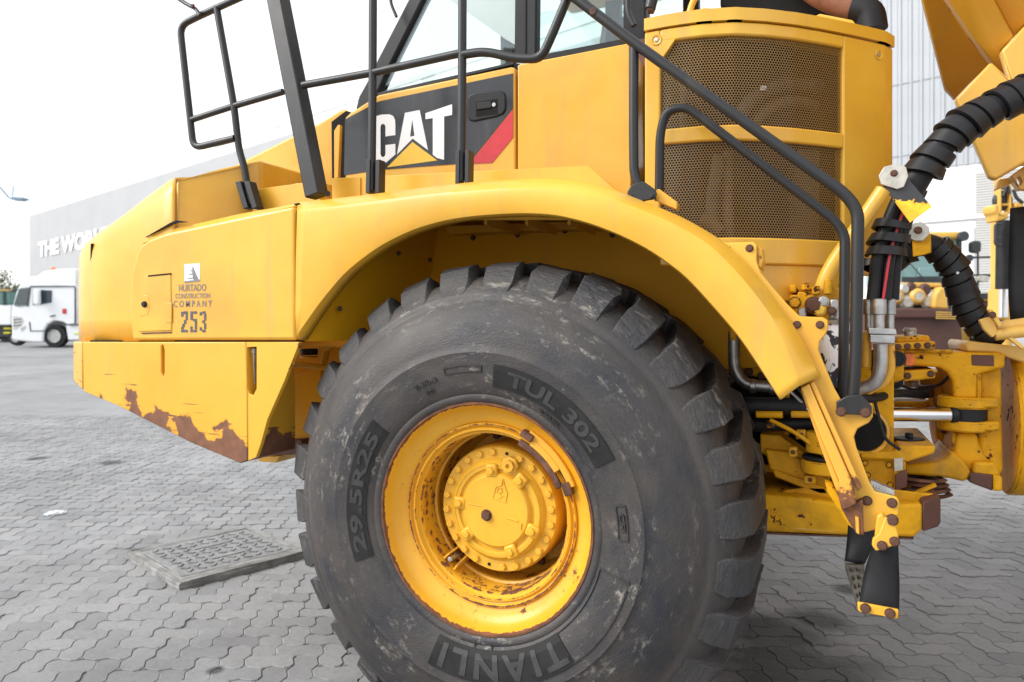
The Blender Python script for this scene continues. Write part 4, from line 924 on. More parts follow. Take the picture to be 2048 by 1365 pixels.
for i in range(4):
    z = W(1845, 988 - i * 9, .8)[2]; lathe('rubber_boot', (W(1845, 985, .8)[0], .8, z), (0, 0, 1), [(.085 - .006 * i, 0), (.100 - .006 * i, .008), (.085 - .006 * i, .016)], m_rust if i % 2 else m_brown, TR, 32)
plate('boot_strap', [(1800, 1000), (1872, 968), (1874, 974), (1804, 1008)], .66, .03, m_yeld, TR, .002)
# filter and valve block
fc = W(1672, 700, .42); zt_, zb_ = W(1672, 648, .42)[2], W(1672, 775, .42)[2]
lathe('oil_filter', (fc[0], .42, zb_), (0, 0, 1), [(0, 0), (.045, 0), (.058, .012), (.060, .03), (.060, zt_ - zb_ - .02), (.055, zt_ - zb_), (0, zt_ - zb_)], m_filter, TR, 40)
lathe('filter_head', (fc[0], .42, zt_), (0, 0, 1), [(0, 0), (.062, 0), (.064, .012), (.050, .02), (.04, .05), (0, .05)], m_steel, TR, 24)
for px, py, wd, ht, dp, Y, mt in ((1592, 610, 24, 40, .06, .40, m_yeld), (1618, 602, 46, 36, .08, .38, m_yeld), (1660, 598, 50, 44, .07, .40, m_yeld), (1640, 578, 70, 8, .06, .40, m_yeld), (1600, 640, 60, 20, .05, .44, m_rubber), (1690, 600, 26, 70, .06, .46, m_yeld), (1586, 578, 14, 16, .04, .40, m_yeld), (1646, 628, 24, 30, .05, .37, m_yeld), (1668, 612, 18, 26, .05, .35, m_steel), (1604, 626, 18, 20, .04, .35, m_steel)):
    plate('valve_block', [(px - wd / 2, py - ht / 2), (px + wd / 2, py - ht / 2), (px + wd / 2, py + ht / 2), (px - wd / 2, py + ht / 2)], Y, dp, mt, TR, .006)
for px, py, r_, mt in ((1627, 610, .024, m_rust), (1646, 604, .016, m_steel), (1639, 620, .018, m_dyel), (1664, 622, .012, m_rust), (1590, 606, .018, m_yeld), (1690, 575, .013, m_rust), (1690, 640, .014, m_blackp)):
    bolt(W(px, py, .35), r_, mt, TR, name='valve_plug')
for px, a, b in ((1611, 566, 582), (1656, 560, 590), (1632, 572, 590)): cyl('valve_spool', W(px, a, .38), W(px, b, .38), .013, m_yeld, TR, 16)
tube('valve_pipe', [(1548, 572, .5), (1600, 546, .5)], .014, m_yeld, TR); tube('valve_pipe', [(1550, 570, .55), (1570, 585, .5), (1590, 583, .44)], .014, m_rubber, TR)
plate('engine_bay_shade', [(1510, 530), (1720, 530), (1720, 660), (1510, 660)], .95, .02, m_dark, TR, 0)  # dark sheet standing for the shade behind the valves
plate('valve_backing', [(1560, 590), (1715, 590), (1715, 660), (1560, 660)], .50, .02, m_yeld, TR, .003)
# grab strut over the cooling pack
tube('hose_support_strut', [(1640, 600, .42), (1646, 565, .42), (1664, 530, .42), (1766, 380, .44)], .0245, m_yel, TR, .1, 16)
# ---- hoses
def along(pts, n):
    P = np.array([W(*p) for p in pts]); s = np.r_[0, np.cumsum(np.linalg.norm(np.diff(P, axis=0), axis=1))]
    q = np.linspace(0, s[-1], n); out = np.array([np.interp(q, s, P[:, c]) for c in range(3)]).T
    for _ in range(14): out[1:-1] = out[1:-1] * .5 + (out[:-2] + out[2:]) * .25
    return out
def spiral(name, pts, r_, pitch, wd, mat, parent, ph=0, th=.006, jitter=.0):
    C_ = along(pts, 160); T = np.gradient(C_, axis=0); T /= np.linalg.norm(T, axis=1)[:, None]
    s = np.r_[0, np.cumsum(np.linalg.norm(np.diff(C_, axis=0), axis=1))]; L = s[-1]; N = int(L / pitch * 22); v, f = [], []
    a0 = np.array([0, 1.0, 0])
    for i in range(N + 1):
        q = i / N * (L - pitch * .9) + pitch * .1; an = ph + 2 * math.pi * (q / pitch) + .55 * math.sin(q * 29 + ph) + .3 * math.sin(q * 63)
        for side, rad in ((-.5, r_ * .97), (-.46, r_ + th), (.46, r_ + th * (1.5 + 1.1 * math.sin(i * .031) ** 2)), (.5, r_ * .97)):
            qq = min(max(q + side * wd, 0), L); c = np.array([np.interp(qq, s, C_[:, k]) for k in range(3)]); t_ = np.array([np.interp(qq, s, T[:, k]) for k in range(3)]); t_ /= np.linalg.norm(t_)
            n1 = a0 - t_ * (a0 @ t_); n1 /= np.linalg.norm(n1); n2 = np.cross(t_, n1); rj = rad * (1 + jitter * math.sin(q * 37 + 1) + jitter * .6 * math.sin(q * 91))
            v.append(c + (n1 * math.cos(an) + n2 * math.sin(an)) * rj)
    for i in range(N):
        for j in range(3): f.append((i * 4 + j, i * 4 + j + 1, (i + 1) * 4 + j + 1, (i + 1) * 4 + j))
    return link(name, mesh(name, v, f), mat, parent, smooth=True, angle=40)
HA = [(2290, 120, 1.0), (2220, 140, .80), (2130, 165, .62), (2048, 186, .60), (1975, 220, .58), (1900, 270, .56), (1845, 335, .55), (1810, 400, .54), (1782, 455, .54), (1765, 520, .54)]
hb = link('hose_bundle', sweep_me('hose_bundle', along(HA[:8], 80), .046, 14), m_hose, TR, smooth=True)
spiral('spiral_guard', [(2290, 120, 1.0), (2220, 140, .80), (2130, 165, .62), (2048, 186, .60), (1975, 220, .58), (1905, 268, .56), (1850, 335, .55), (1828, 375, .545)], .052, .054, .046, m_wrap, hb, jitter=.045)
for dx, dy, r_ in ((-14, 0, .022), (10, .012, .021), (26, .05, .020), (-2, .06, .022)):
    tube('hydraulic_hose', [(1818 + dx, 380, .54 + dy), (1790 + dx * .9, 440, .54 + dy), (1768 + dx * .9, 510, .53 + dy), (1760 + dx * 1.0, 600, .53 + dy)], r_, m_hose, TR, .15)
stripe = along([(1818 + 8, 380, .517), (1792 + 8, 440, .517), (1774 + 5, 510, .508), (1766, 600, .508)], 40)
link('hose_stripe', sweep_me('hose_stripe', stripe, 1, prof=[(-.004, -.004), (.004, -.004), (.004, .004), (-.004, .004)]), m_red, TR)
spiral('spiral_guard', [(1790, 445, .55), (1775, 490, .55), (1766, 530, .55)], .056, .044, .032, m_wrap, hb, ph=1.0, jitter=.03)
spiral('spiral_guard', [(1748, 520, .58), (1740, 555, .58), (1738, 575, .58)], .032, .05, .034, m_wrap, hb, ph=2.0)
# clamps on the bundle
cp = plate('hose_clamp', [(1766, 372), (1800, 352), (1812, 352), (1864, 414), (1820, 446)], .475, .004, m_black, TR, .001)
m_cl = paint('flaking_clamp_paint', (.035, .037, .042), .5, chipcol=(.80, .42, .03), fade=0, wear=lambda m: m.math('SUBTRACT', 1.0, m.ramp(m.xyz()[2], W(1840, 440, .475)[2], W(1815, 370, .475)[2])), chipscale=22)
cp.data.materials.clear(); cp.data.materials.append(m_cl)
op = plate('clamp_washer', [(1757, 352), (1768, 334), (1792, 328), (1812, 334), (1817, 352), (1808, 374), (1794, 379), (1762, 369)], .462, .010, m_zinc, TR, .002); bolt(W(1788, 347, .462), .010, m_rust, op)
H2 = [(1776, 530, .85), (1800, 505, .85), (1835, 488, .85), (1870, 492, .86), (1905, 530, .88), (1922, 580, .90), (1938, 625, .92), (1968, 662, .94), (2000, 672, .96)]
hb2 = link('hose_bundle', sweep_me('hose_bundle', along(H2, 70), .044, 14), m_hose, TR, smooth=True)
spiral('spiral_guard', H2[3:], .046, .040, .036, m_wrap, hb2, jitter=.03); spiral('spiral_guard', H2[:3], .047, .05, .042, m_wrap, hb2)
plate('hose_clamp', [(1824, 478), (1850, 462), (1862, 470), (1863, 506), (1845, 511), (1826, 514)], .78, .008, m_yeld, TR, .003)
op = plate('clamp_washer', [(1812, 462), (1822, 448), (1842, 444), (1858, 455), (1860, 468), (1846, 482), (1830, 482), (1813, 474)], .765, .010, m_zinc, TR, .002); bolt(W(1836, 461, .765), .012, m_rust, op)
tube('strut_pipe', [(1800, 476, .80), (1822, 468, .79)], .024, m_yeld, TR)
for k_, (x, y) in enumerate(((1897, 500), (1908, 512), (1914, 532), (1915, 546))): lathe('paint_splash', W(x, y, .83), (0, -1, 0), [(.006, 0), (.004, .002), (0, .002)], m_white, TR, 8)
# crimped fittings, manifold and bent pipes
for px, dY in ((1738, .03), (1758, -.01), (1780, .04)):
    Y = .53 + dY; cyl('hose_fitting', W(px, 598, Y), W(px, 630, Y), .024 if px == 1758 else .019, m_steel, TR, 20); cyl('hose_fitting', W(px, 628, Y), W(px, 662, Y), .018 if px == 1758 else .014, m_steel, TR, 20)
plate('pipe_manifold', [(1737, 656), (1792, 658), (1794, 670), (1737, 669)], .48, .09, m_steel, TR, .003); plate('pipe_manifold', [(1740, 670), (1790, 671), (1790, 688), (1740, 686)], .478, .09, m_steel, TR, .003)
tube('bent_pipe', [(1761, 688, .53), (1762, 735, .53), (1752, 768, .53), (1715, 780, .55)], .0235, m_steel, TR, .10); tube('bent_pipe', [(1780, 690, .57), (1781, 745, .57), (1768, 768, .57), (1735, 782, .58)], .016, m_yelw, TR, .08)
tube('bent_pipe', [(1733, 664, .56), (1733, 735, .56)], .016, m_yelw, TR)

# ---- hitch castings
HY = .86
plate('hitch_plate', [(1786, 687), (1871, 683), (1871, 698), (1786, 700)], HY - .05, .5, m_yeld, TR, .005)
plate('hitch_cap', [(1793, 674), (1859, 671), (1862, 684), (1792, 687)], HY, .4, m_yeld, TR, .008)
cyl('hitch_stud', W(1820, 674, HY + .1), W(1820, 656, HY + .1), .022, m_zinc, TR, 12); cyl('hitch_stud', W(1820, 663, HY + .1), W(1820, 659, HY + .1), .028, m_zinc, TR, 6)
plate('hitch_arm', [(1787, 704), (1800, 703), (2011, 706), (2011, 736), (1996, 739), (1960, 748), (1958, 798), (1908, 798), (1905, 762), (1895, 745), (1880, 736), (1830, 732), (1790, 733)], HY, .30, m_yeld, TR, .012, seg=3)
plate('hitch_neck', [(1786, 700), (1808, 700), (1808, 760), (1786, 768)], HY - .03, .2, m_yeld, TR, .006)
lathe('neck_bore', W(1795, 718, HY - .035), (0, -1, 0), [(.03, 0), (.03, .006), (.02, .006), (.02, .0), (0, .0)], m_blackp, TR, 20)
plate('side_reflector', [(1810, 708), (1828, 707), (1829, 731), (1811, 732)], HY - .012, .010, m_orange, TR, .002)
plate('worn_pad', [(1943, 710), (1988, 711), (1988, 733), (1944, 731)], HY - .004, .010, m_brown, TR, .002)
plate('hitch_lower_plate', [(1808, 742), (1871, 739), (1871, 757), (1808, 764)], HY - .02, .35, m_yeld, TR, .006)
cyl('hitch_nut', W(1822, 762, HY + .15), W(1822, 774, HY + .15), .03, m_steel, TR, 6)
tube('chrome_link', [(1788, 796, HY + .5), (1850, 797, HY + .5)], .014, m_chrome, TR); tube('rear_pipe', [(1788, 812, HY + .55), (1900, 812, HY + .55)], .03, m_yeld, TR)
plate('rear_crossmember', [(1840, 745), (1905, 742), (1905, 905), (1880, 905), (1872, 870), (1870, 810), (1860, 780), (1842, 790)], HY + .35, .2, m_yeld, TR, .01)
plate('rear_block', [(1835, 773), (1868, 770), (1870, 795), (1840, 800)], HY + .28, .1, m_brown, TR, .006)
plate('rear_block', [(1880, 800), (1905, 795), (1905, 870), (1884, 868), (1878, 840)], HY + .2, .1, m_rust, TR, .006)
for y0, y1, nm in ((796, 818, 'clevis_ear'), (844, 864, 'clevis_ear')):
    a = W(1935, (y0 + y1) / 2, HY); h = (y1 - y0) / F * 2.9
    lathe(nm, (a[0], HY + .06, a[2] - h / 2), (0, 0, 1), [(0, 0), (.085, 0), (.092, .006), (.092, h - .006), (.085, h), (0, h)], m_yeld, TR, 40)
    plate(nm, [(1938, y0 + 2), (2000, y0), (2000, y1 - 1), (1938, y1 - 2)], HY - .02, .18, m_yeld, TR, .008)
a, b = W(1936, 818, HY), W(1936, 845, HY); cyl('cylinder_eye', (a[0], HY + .05, b[2]), (a[0], HY + .05, a[2]), .072, m_rubber, TR, 32)
cyl('steering_rod', W(1735, 829, .76), W(1906, 830, .86), .0265, m_chrome, TR, 28); cyl('rod_collar', W(1900, 830, .855), W(1914, 830, .86), .032, m_blackp, TR, 24)
plate('hitch_post', [(1912, 866), (1955, 866), (1960, 890), (1990, 944), (1940, 950), (1905, 930), (1903, 900)], HY + .02, .22, m_yeld, TR, .02, seg=3)
plate('hitch_wall', [(1955, 740), (2004, 735), (2008, 950), (1942, 950), (1956, 880)], HY + .05, .25, m_yeld, TR, .02, seg=3)
plate('lower_arm', [(1808, 930), (1870, 926), (1895, 918), (1905, 902), (1930, 925), (1945, 948), (1930, 965), (1900, 958), (1870, 955), (1850, 953), (1808, 950)], HY - .02, .35, m_yeld, TR, .012, seg=3)
cyl('hitch_washer', W(1936, 866, HY + .06), W(1936, 876, HY + .06), .034, m_rust, TR, 20)
plate('hitch_foot', [(1940, 945), (1986, 950), (1986, 983), (1938, 965)], HY - .03, .1, m_brown, TR, .006); plate('hitch_foot', [(1986.5, 950), (2005, 954), (2005, 983), (1987, 983)], HY - .034, .1, m_yeld, TR, .006)
plate('hitch_foot', [(1948, 925), (1990, 925), (2004, 955), (1946, 950)], HY - .025, .1, m_yeld, TR, .01)
cyl('pivot_puck', W(1818, 894, HY), W(1818, 876, HY), .056, m_rubber, TR, 36); cyl('pivot_nut', W(1818, 877, HY), W(1818, 866, HY), .016, m_rubber, TR, 6)
plate('pivot_plate', [(1720, 906), (1790, 903), (1800, 892), (1872, 893), (1868, 908), (1815, 925), (1790, 921), (1722, 918)], HY - .16, .5, m_yeld, TR, .006)
plate('pivot_block', [(1722, 916), (1790, 919), (1790, 990), (1745, 985), (1722, 920)], HY - .14, .3, m_yeld, TR, .006)
plate('pivot_gusset', [(1788, 920), (1812, 924), (1812, 945), (1788, 985)], HY - .16, .1, m_yeld, TR, .005); plate('rating_plate', [(1788, 918), (1806, 916), (1806, 940), (1789, 944)], HY - .175, .006, m_zinc, TR, .001)
plate('pivot_step', [(1790, 950), (1815, 940), (1815, 975), (1790, 985)], HY - .17, .1, m_brown, TR, .005)
for px, py in ((1796, 694), (1815, 693), (1835, 692), (1855, 691)): bolt(W(px, py, HY - .052), .010, m_rust, TR)
for px, py in ((1815, 752), (1862, 748)): bolt(W(px, py, HY - .022), .011, m_rust, TR)
for px, py in ((1730, 926), (1778, 930), (1735, 950), (1780, 970)): bolt(W(px, py, HY - .142), .010, m_yeld, TR)
tube('grease_line', [(1800, 770, .80), (1830, 782, .95), (1880, 772, 1.0), (1900, 750, .9)], .006, m_rubber, TR, .05, 8); tube('grease_line', [(1744, 700, .68), (1748, 800, .68), (1770, 880, .68), (1800, 900, .68)], .006, m_rubber, TR, .05, 8)
tube('hydraulic_hose', [(1700, 790, .62), (1740, 800, .66), (1790, 786, .78), (1850, 790, .98)], .016, m_hose, TR, .08); tube('hydraulic_hose', [(1560, 690, .70), (1600, 720, .66), (1640, 790, .62), (1650, 870, .66)], .018, m_hose, TR, .1); tube('hydraulic_hose', [(1530, 690, .74), (1580, 740, .70), (1610, 800, .66)], .014, m_hose, TR, .1)
tube('brake_pipe', [(1552, 760, .60), (1600, 800, .58), (1640, 850, .56), (1690, 900, .58)], .007, m_steel, TR, .06, 8); tube('brake_pipe', [(1540, 840, .58), (1600, 870, .56), (1670, 930, .56)], .008, m_yeld, TR, .06, 8)
for px, py, wd, ht, Y in ((1540, 850, 16, 14, .60), (1602, 870, 20, 18, .58), (1570, 790, 18, 14, .62), (1640, 900, 20, 14, .56), (1620, 960, 24, 16, .56), (1586, 905, 18, 20, .57)): plate('pipe_clip', [(px - wd / 2, py - ht / 2), (px + wd / 2, py - ht / 2), (px + wd / 2, py + ht / 2), (px - wd / 2, py + ht / 2)], Y, .03, m_yeld, TR, .003); bolt(W(px, py, Y), .007, m_rust, TR)
for x0, y0, x1, y1, Y in ((1790, 703, 1905, 703, HY - .004), (1722, 917, 1790, 919, HY - .145), (1958, 800, 1958, 748, HY - .002), (1908, 866, 1905, 900, HY + .015)):
    n = 16; pts = [W(x0 + (x1 - x0) * i / n, y0 + (y1 - y0) * i / n, Y) for i in range(n + 1)]; link('weld_bead', sweep_me('weld_bead', pts, [.006 + .0018 * (i % 2) for i in range(n + 1)], 8), m_yeld, TR, smooth=True)
# oscillating bearing tube of the rear frame
bc = W(2010, 842, HY + .30); br_ = abs(W(2010, 705, HY + .05)[2] - bc[2]) * 1.02
lathe('bearing_tube', bc, (1, 0, 0), [(0, -.01), (br_ * .97, -.01), (br_, .0), (br_, .045), (br_ * .985, .05), (br_ * .985, .07), (br_, .075), (br_ * 1.02, .10), (br_ * 1.02, .9), (0, .9)], m_yeld, TR, 96, 30)
for i in range(26):
    a = R(196 + i * 1.9); c = bc + np.array([.060, br_ * math.cos(a) * 1.0, br_ * math.sin(a)]); 
    if c[1] < bc[1] - br_ * .2: box('index_tooth', c, (.018, .008, .006), m_zinc, TR, bevel=0)
plate('rear_frame', [(1930, 690), (1936, 682), (2060, 696), (2060, 730), (1990, 706), (1934, 704)], HY + .02, .4, m_tan, TR, .008)
tube('yellow_pipe', [(1976, 662, .80), (1990, 656, .80), (2060, 646, .82)], .021, m_tan, TR, .04); tube('yellow_pipe', [(1990, 670, .78), (2010, 668, .78), (2060, 662, .80)], .021, m_tan, TR, .04)
plate('pipe_clamp', [(1958, 640), (1980, 634), (1992, 646), (1996, 668), (1985, 676), (1968, 660)], .76, .03, m_tan, TR, .004); plate('pipe_clamp', [(1976, 620), (1984, 618), (2006, 650), (1998, 656)], .74, .03, m_tan, TR, .003); bolt(W(1985, 630, .74), .010, m_rust, TR)
plate('pipe_bracket', [(2010, 672), (2018, 670), (2046, 690), (2046, 700)], .77, .03, m_tan, TR, .002)
# rubber flap under the body
flapmesh('mud_flap', [(2020, 417), (2017, 520), (2015, 590), (2021, 645)], [(2130, 405), (2130, 520), (2130, 590), (2130, 645)], 1.25, .014, m_rubber)

# ---- engine, chassis, far front wheel and body bulk, added to darken the underside
m_body0 = m_yeld
box('engine_block', (-.75, 1.65, 1.40), (2.2, 1.3, 1.1), m_dark, TR, bevel=.03); box('front_chassis', (-.25, 1.65, .95), (3.0, .95, .45), m_yeld, TR, bevel=.02)
cyl('front_axle', (0, .5, .88), (0, 2.8, .88), .16, m_yeld, TR); box('rear_chassis', (5.0, 1.65, 1.15), (5.0, .9, .5), m_yeld, TR, bevel=.02)
o = bpy.data.objects.new('far_tyre', tyre.data); COL.objects.link(o); o.location = (0, 2.66, 0); adopt(o, TR)
box('body_shade_bulk', (5.2, 1.65, 3.0), (5.2, 3.2, 1.5), m_body0, TR, bevel=.03)  # off-view body bulk, added to shade the right side
plate('flap_hanger', [(2085, 330), (2125, 330), (2125, 430), (2085, 430)], 1.235, .03, m_yeld, TR, .003)
# ---- dump body
z5 = zoom((1680, 0), 2.842)
m_body = paint('dump_body_paint', (.76, .37, .03), .55, rough=.4, dust=.3, fade=.15, chipcol=(.055, .02, .012), chipscale=9, edge=.10)
m_bodyp = paint('dump_body_paint_lower', (.74, .42, .07), .3, rough=.4, dust=.3, fade=.3, chipcol=(.055, .02, .012), chipscale=9)
def ext(p, q, y): return up(p, q, y)
e1 = ext(z5((600, 500))[0], z5((472, 0))[0], -220)
e2 = ext(z5((752, 205))[0], z5((615, 0))[0], -220); e3 = ext(z5((990, 205))[0], z5((880, 0))[0], -220)
plate('body_front_plate', [e1, (e2[0] + 60, -220), (2000, 60)] + z5((860, 360), (740, 470), (655, 562), (598, 502)), [.85, .85, 1.25, 1.42, 1.50, 1.56, 1.52], .04, m_body, TR, .004)
plate('body_rib', [e2, e3] + z5((990, 205), (915, 290), (955, 450), (860, 347), (752, 205)), [.70, .70, 1.00, 1.06, 1.16, 1.10, 1.00], .05, m_body, TR, .006)
plate('body_rib', [e3, (2300, -220), (2300, 60)] + z5((1046, 150), (990, 205)), [.76, .76, 1.06, 1.06, 1.06], .05, m_body, TR, .006)
plate('body_beam', z5((655, 562), (860, 350), (965, 450), (915, 290), (1046, 150)) + [(2300, -60), (2300, 380)] + z5((1046, 930), (890, 1022), (850, 1008)), .98, .05, m_bodyp, TR, .010, seg=3)
cz = W(1830, -220, .8)
box('body_shade_canopy', (cz[0] + 1.75, 1.12, cz[2] + .10), (3.5, 1.0, .10), m_body, TR, bevel=.01)  # unseen plate added overhead to shade the right side
box('body_shade_floor', (4.2, 1.65, 2.2), (3.0, 1.3, .3), m_body, TR, bevel=.02)  # unseen body slab, added for shade as well
lug_pts = z5((970, 1000), (1046, 945)) + [(2120, 300), (2120, 395)] + z5((1046, 1075), (1020, 1080), (990, 1040))
plate('hinge_lug', lug_pts, 1.05, .05, m_bodyp, TR, .004, holes=[z5((1003, 1012), (1022, 1002), (1036, 1030), (1030, 1052), (1012, 1050))])
plate('hinge_link', z5((885, 1080), (905, 1020), (960, 1010), (985, 1040)), 1.15, .05, m_tan, TR, .004)

# ================================================================== things behind the truck
WD = FW + RT * ((-617 - 1024) / F); WD /= np.linalg.norm(WD); WN = np.array([WD[1], -WD[0], 0.0])
if WN @ (CAM - K(1850, 645, 22.8)) < 0: WN = -WN
WP = K(1850, 645, 22.8)
def WALL(px, py=645.0, out=0.0):
    d = ray(px, py); k = ((WP - CAM) @ WN + out) / (d @ WN); return CAM + d * k
m_wallw = simple('white_cladding', (.78, .78, .77), .6, var=.04, scale=.6); m_wallg = simple('grey_sign_panel', (.40, .408, .42), .6, var=.05, scale=.5)
m_clad = simple('pale_blue_cladding', (.40, .425, .455), .45, var=.06, scale=.7); m_shut = simple('grey_shutter', (.47, .465, .45), .6, var=.08, scale=2)
TOPZ = 15.0
wa, wb = WALL(-60), WALL(2700); gb = ground_z(WALL(2000))
bl = root('warehouse', ((wa[0] + wb[0]) / 2, (wa[1] + wb[1]) / 2, 0), 'long white metal clad warehouse with a grey sign and roller shutter', 'warehouse')
def wall_poly(name, x0, x1, z0, z1, out, th, mat):
    a, b = WALL(x0), WALL(x1); pts = [(a[0], a[1], z0), (b[0], b[1], z0), (b[0], b[1], z1), (a[0], a[1], z1)]
    return link(name, plate_me(name, [np.array(p) + WN * out for p in pts], -WN * th), mat, bl)
wall_poly('wall', -60, 2700, 0, TOPZ, 0, 25, m_wallw); wall_poly('parapet', -60, 2700, TOPZ - .5, TOPZ + .05, .06, .1, m_wallw)
sign = wall_poly('sign_panel', 60, 1200, 3.8, 13.75, .05, .06, m_wallg)
v, f, asp = flat_text('THE WORLD', .045); a, b = WALL(79), WALL(226); P = []
for u, q in v: p = a + (b - a) * u + WN * .12; P.append((p[0], p[1], 8.75 + 1.75 * q))
link('sign_lettering', mesh('sign_lettering', P, f), m_white, sign, solid=.03)
c0, c1 = WALL(1640), WALL(2640); nP = int(np.linalg.norm(c1 - c0) / .30); dv = (c1 - c0) / nP
pm = plate_me('cladding_sheet', [np.zeros(3), dv * .16, dv * .20 + WN * .035, dv * .34 + WN * .035, dv * .38, dv * .97, dv * .97 - WN * .02, -WN * .02], (0, 0, TOPZ - .6 - 4.8)); pm.materials.append(m_clad)
for i in range(nP):
    o = bpy.data.objects.new('cladding_sheet', pm); COL.objects.link(o); o.location = Vector(c0 + dv * i + WN * .03 + np.array([0, 0, 4.8])); adopt(o, bl)
wall_poly('clad_flashing', 1640, 2640, 4.70, 4.82, .08, .08, m_wallw)
for zz in (6.9, 9.2): wall_poly('sheet_lap', 1640, 2640, zz, zz + .02, .066, .01, m_wallg)
shf = wall_poly('shutter_frame', 1948, 2230, gb - .1, 4.42, .03, .05, m_wallg); s0, s1 = WALL(1952), WALL(2224); e_ = (s1 - s0)
sm = plate_me('shutter_slat', [np.zeros(3), e_, e_ + WN * .02 + np.array([0, 0, .05]), e_ + np.array([0, 0, .10]), np.array([0, 0, .10]), WN * .02 + np.array([0, 0, .05])], (0, 0, 0.0005)); bpy.data.meshes.remove(sm)
sm = mesh('shutter_slat', [np.zeros(3), e_, WN * .018 + np.array([0, 0, .04]), e_ + WN * .018 + np.array([0, 0, .04]), np.array([0, 0, .074]), e_ + np.array([0, 0, .074])], [(0, 1, 3, 2), (2, 3, 5, 4)]); sm.materials.append(m_shut)
for i in range(56):
    o = bpy.data.objects.new('shutter_slat', sm); COL.objects.link(o); o.location = Vector(s0 + WN * .045 + np.array([0, 0, gb + i * .077])); adopt(o, shf)

# ---- white tractor truck
LK = 33.0; z8 = zoom((0, 380), 4.013); gz = lambda px, k: Y0 + F * (CAM[2] - ground_z(K(px, 0, k))) / k
m_lw = simple('white_truck_paint', (.80, .82, .84), .35, var=.03, scale=2); m_lg = simple('truck_window_glass', (.03, .05, .06), .1, var=.2); m_ld = simple('dark_truck_plastic', (.04, .045, .05), .6)
lo_ = K(90, 645, LK); lorry = root('tractor_truck', (lo_[0], lo_[1], ground_z(lo_)), 'white tractor truck with sleeper cab parked before the grey sign', 'truck')
k1 = LK
kplate('cab_body', z8((92, 1190), (92, 1000), (100, 930), (130, 820), (165, 740), (230, 700), (320, 690), (560, 760), (606, 780), (606, 1080), (540, 1085), (500, 1060), (430, 1050), (380, 1080), (350, 1130), (345, 1225), (240, 1222), (100, 1205)), k1, 2.4, m_lw, lorry, .06)
kplate('roof_fairing', z8((300, 692), (340, 660), (430, 640), (600, 632), (612, 640), (612, 785), (560, 770)), k1 + .15, 2.1, m_lw, lorry, .08)
kplate('windscreen', z8((104, 928), (150, 792), (232, 782), (222, 930), (150, 940)), k1 - .02, .02, m_glass, lorry, 0)
kplate('screen_backing', z8((110, 925), (152, 800), (230, 788), (220, 925)), k1 - .01, .008, m_lg, lorry, 0)
kplate('door_window', z8((262, 800), (415, 808), (412, 905), (320, 920), (262, 925)), k1 - .03, .02, m_lg, lorry, .02)
kplate('mirror', z8((262, 800), (310, 800), (312, 915), (290, 925), (262, 920)), k1 - .35, .2, m_lw, lorry, .06)
kplate('roof_gutter', z8((240, 772), (600, 770), (600, 778), (240, 782)), k1 - .04, .05, m_ld, lorry, 0)
kplate('cab_edge', z8((598, 782), (608, 782), (608, 1085), (545, 1090), (545, 1080), (598, 1078)), k1 - .03, .03, m_ld, lorry, 0)
kplate('pillar_trim', z8((234, 785), (246, 782), (226, 935), (210, 935)), k1 - .03, .02, m_ld, lorry, 0)
kplate('door_line', z8((232, 1060), (240, 1060), (246, 1130), (350, 1130), (350, 1136), (240, 1137)), k1 - .02, .02, m_ld, lorry, 0)
kplate('door_handle', z8((395, 1012), (440, 1004), (438, 1012), (400, 1020)), k1 - .05, .05, m_ld, lorry, 0)
kplate('red_sign', z8((500, 955), (532, 955), (532, 995), (500, 995)), k1 - .02, .01, m_red, lorry, 0)
kplate('side_skirt', z8((528, 1090), (660, 1090), (660, 1200), (545, 1205)), k1 + .1, 2.0, m_lw, lorry, .03); kplate('side_marker', z8((590, 1150), (628, 1150), (628, 1160), (590, 1160)), k1 + .06, .03, simple('marker_green', (.55, .75, .05), .4), lorry, 0)
kplate('chassis_rail', z8((612, 1085), (900, 1085), (900, 1130), (612, 1130)), k1 + .5, 1.2, m_ld, lorry, 0)
kplate('rear_cargo', z8((612, 960), (900, 960), (900, 1088), (612, 1088)), k1 + .9, 1.2, simple('orange_cargo', (.60, .28, .05), .6), lorry, .02)
kplate('grille', z8((100, 1010), (175, 1020), (190, 1060), (130, 1120), (102, 1120)), k1 - .015, .02, simple('truck_grille', (.55, .55, .53), .5), lorry, .01)
for i in range(3): kplate('grille_bar', z8((108, 1040 + i * 24), (170, 1034 + i * 24), (170, 1040 + i * 24), (108, 1047 + i * 24)), k1 - .025, .01, m_ld, lorry, 0)
kplate('headlight', z8((165, 1110), (205, 1090), (200, 1110), (170, 1135)), k1 - .02, .02, m_zinc, lorry, 0)
for px, py, dk in ((443, 1175, .12), (130, 1188, 1.9)):
    x, y = z8((px, py))[0]; c = K(x, y, k1 + dk); rad = c[2] - ground_z(c)
    wh = lathe('truck_wheel', c - FW * .05, FW, [(0, .02), (rad * .50, .02), (rad * .54, -.03), (rad * .58, -.03), (rad * .60, .06)], m_steel, lorry, 32)
    lathe('truck_tyre', c, FW, [(rad * .58, .0), (rad * .66, -.05), (rad * .95, -.05), (rad, 0), (rad, .25), (rad * .6, .3)], m_rubber, wh, 40)
kplate('roof_beacon', z8((408, 622), (432, 622), (432, 648), (412, 650)), k1 + .5, .15, simple('orange_beacon', (.85, .18, .02), .3), lorry, .02)
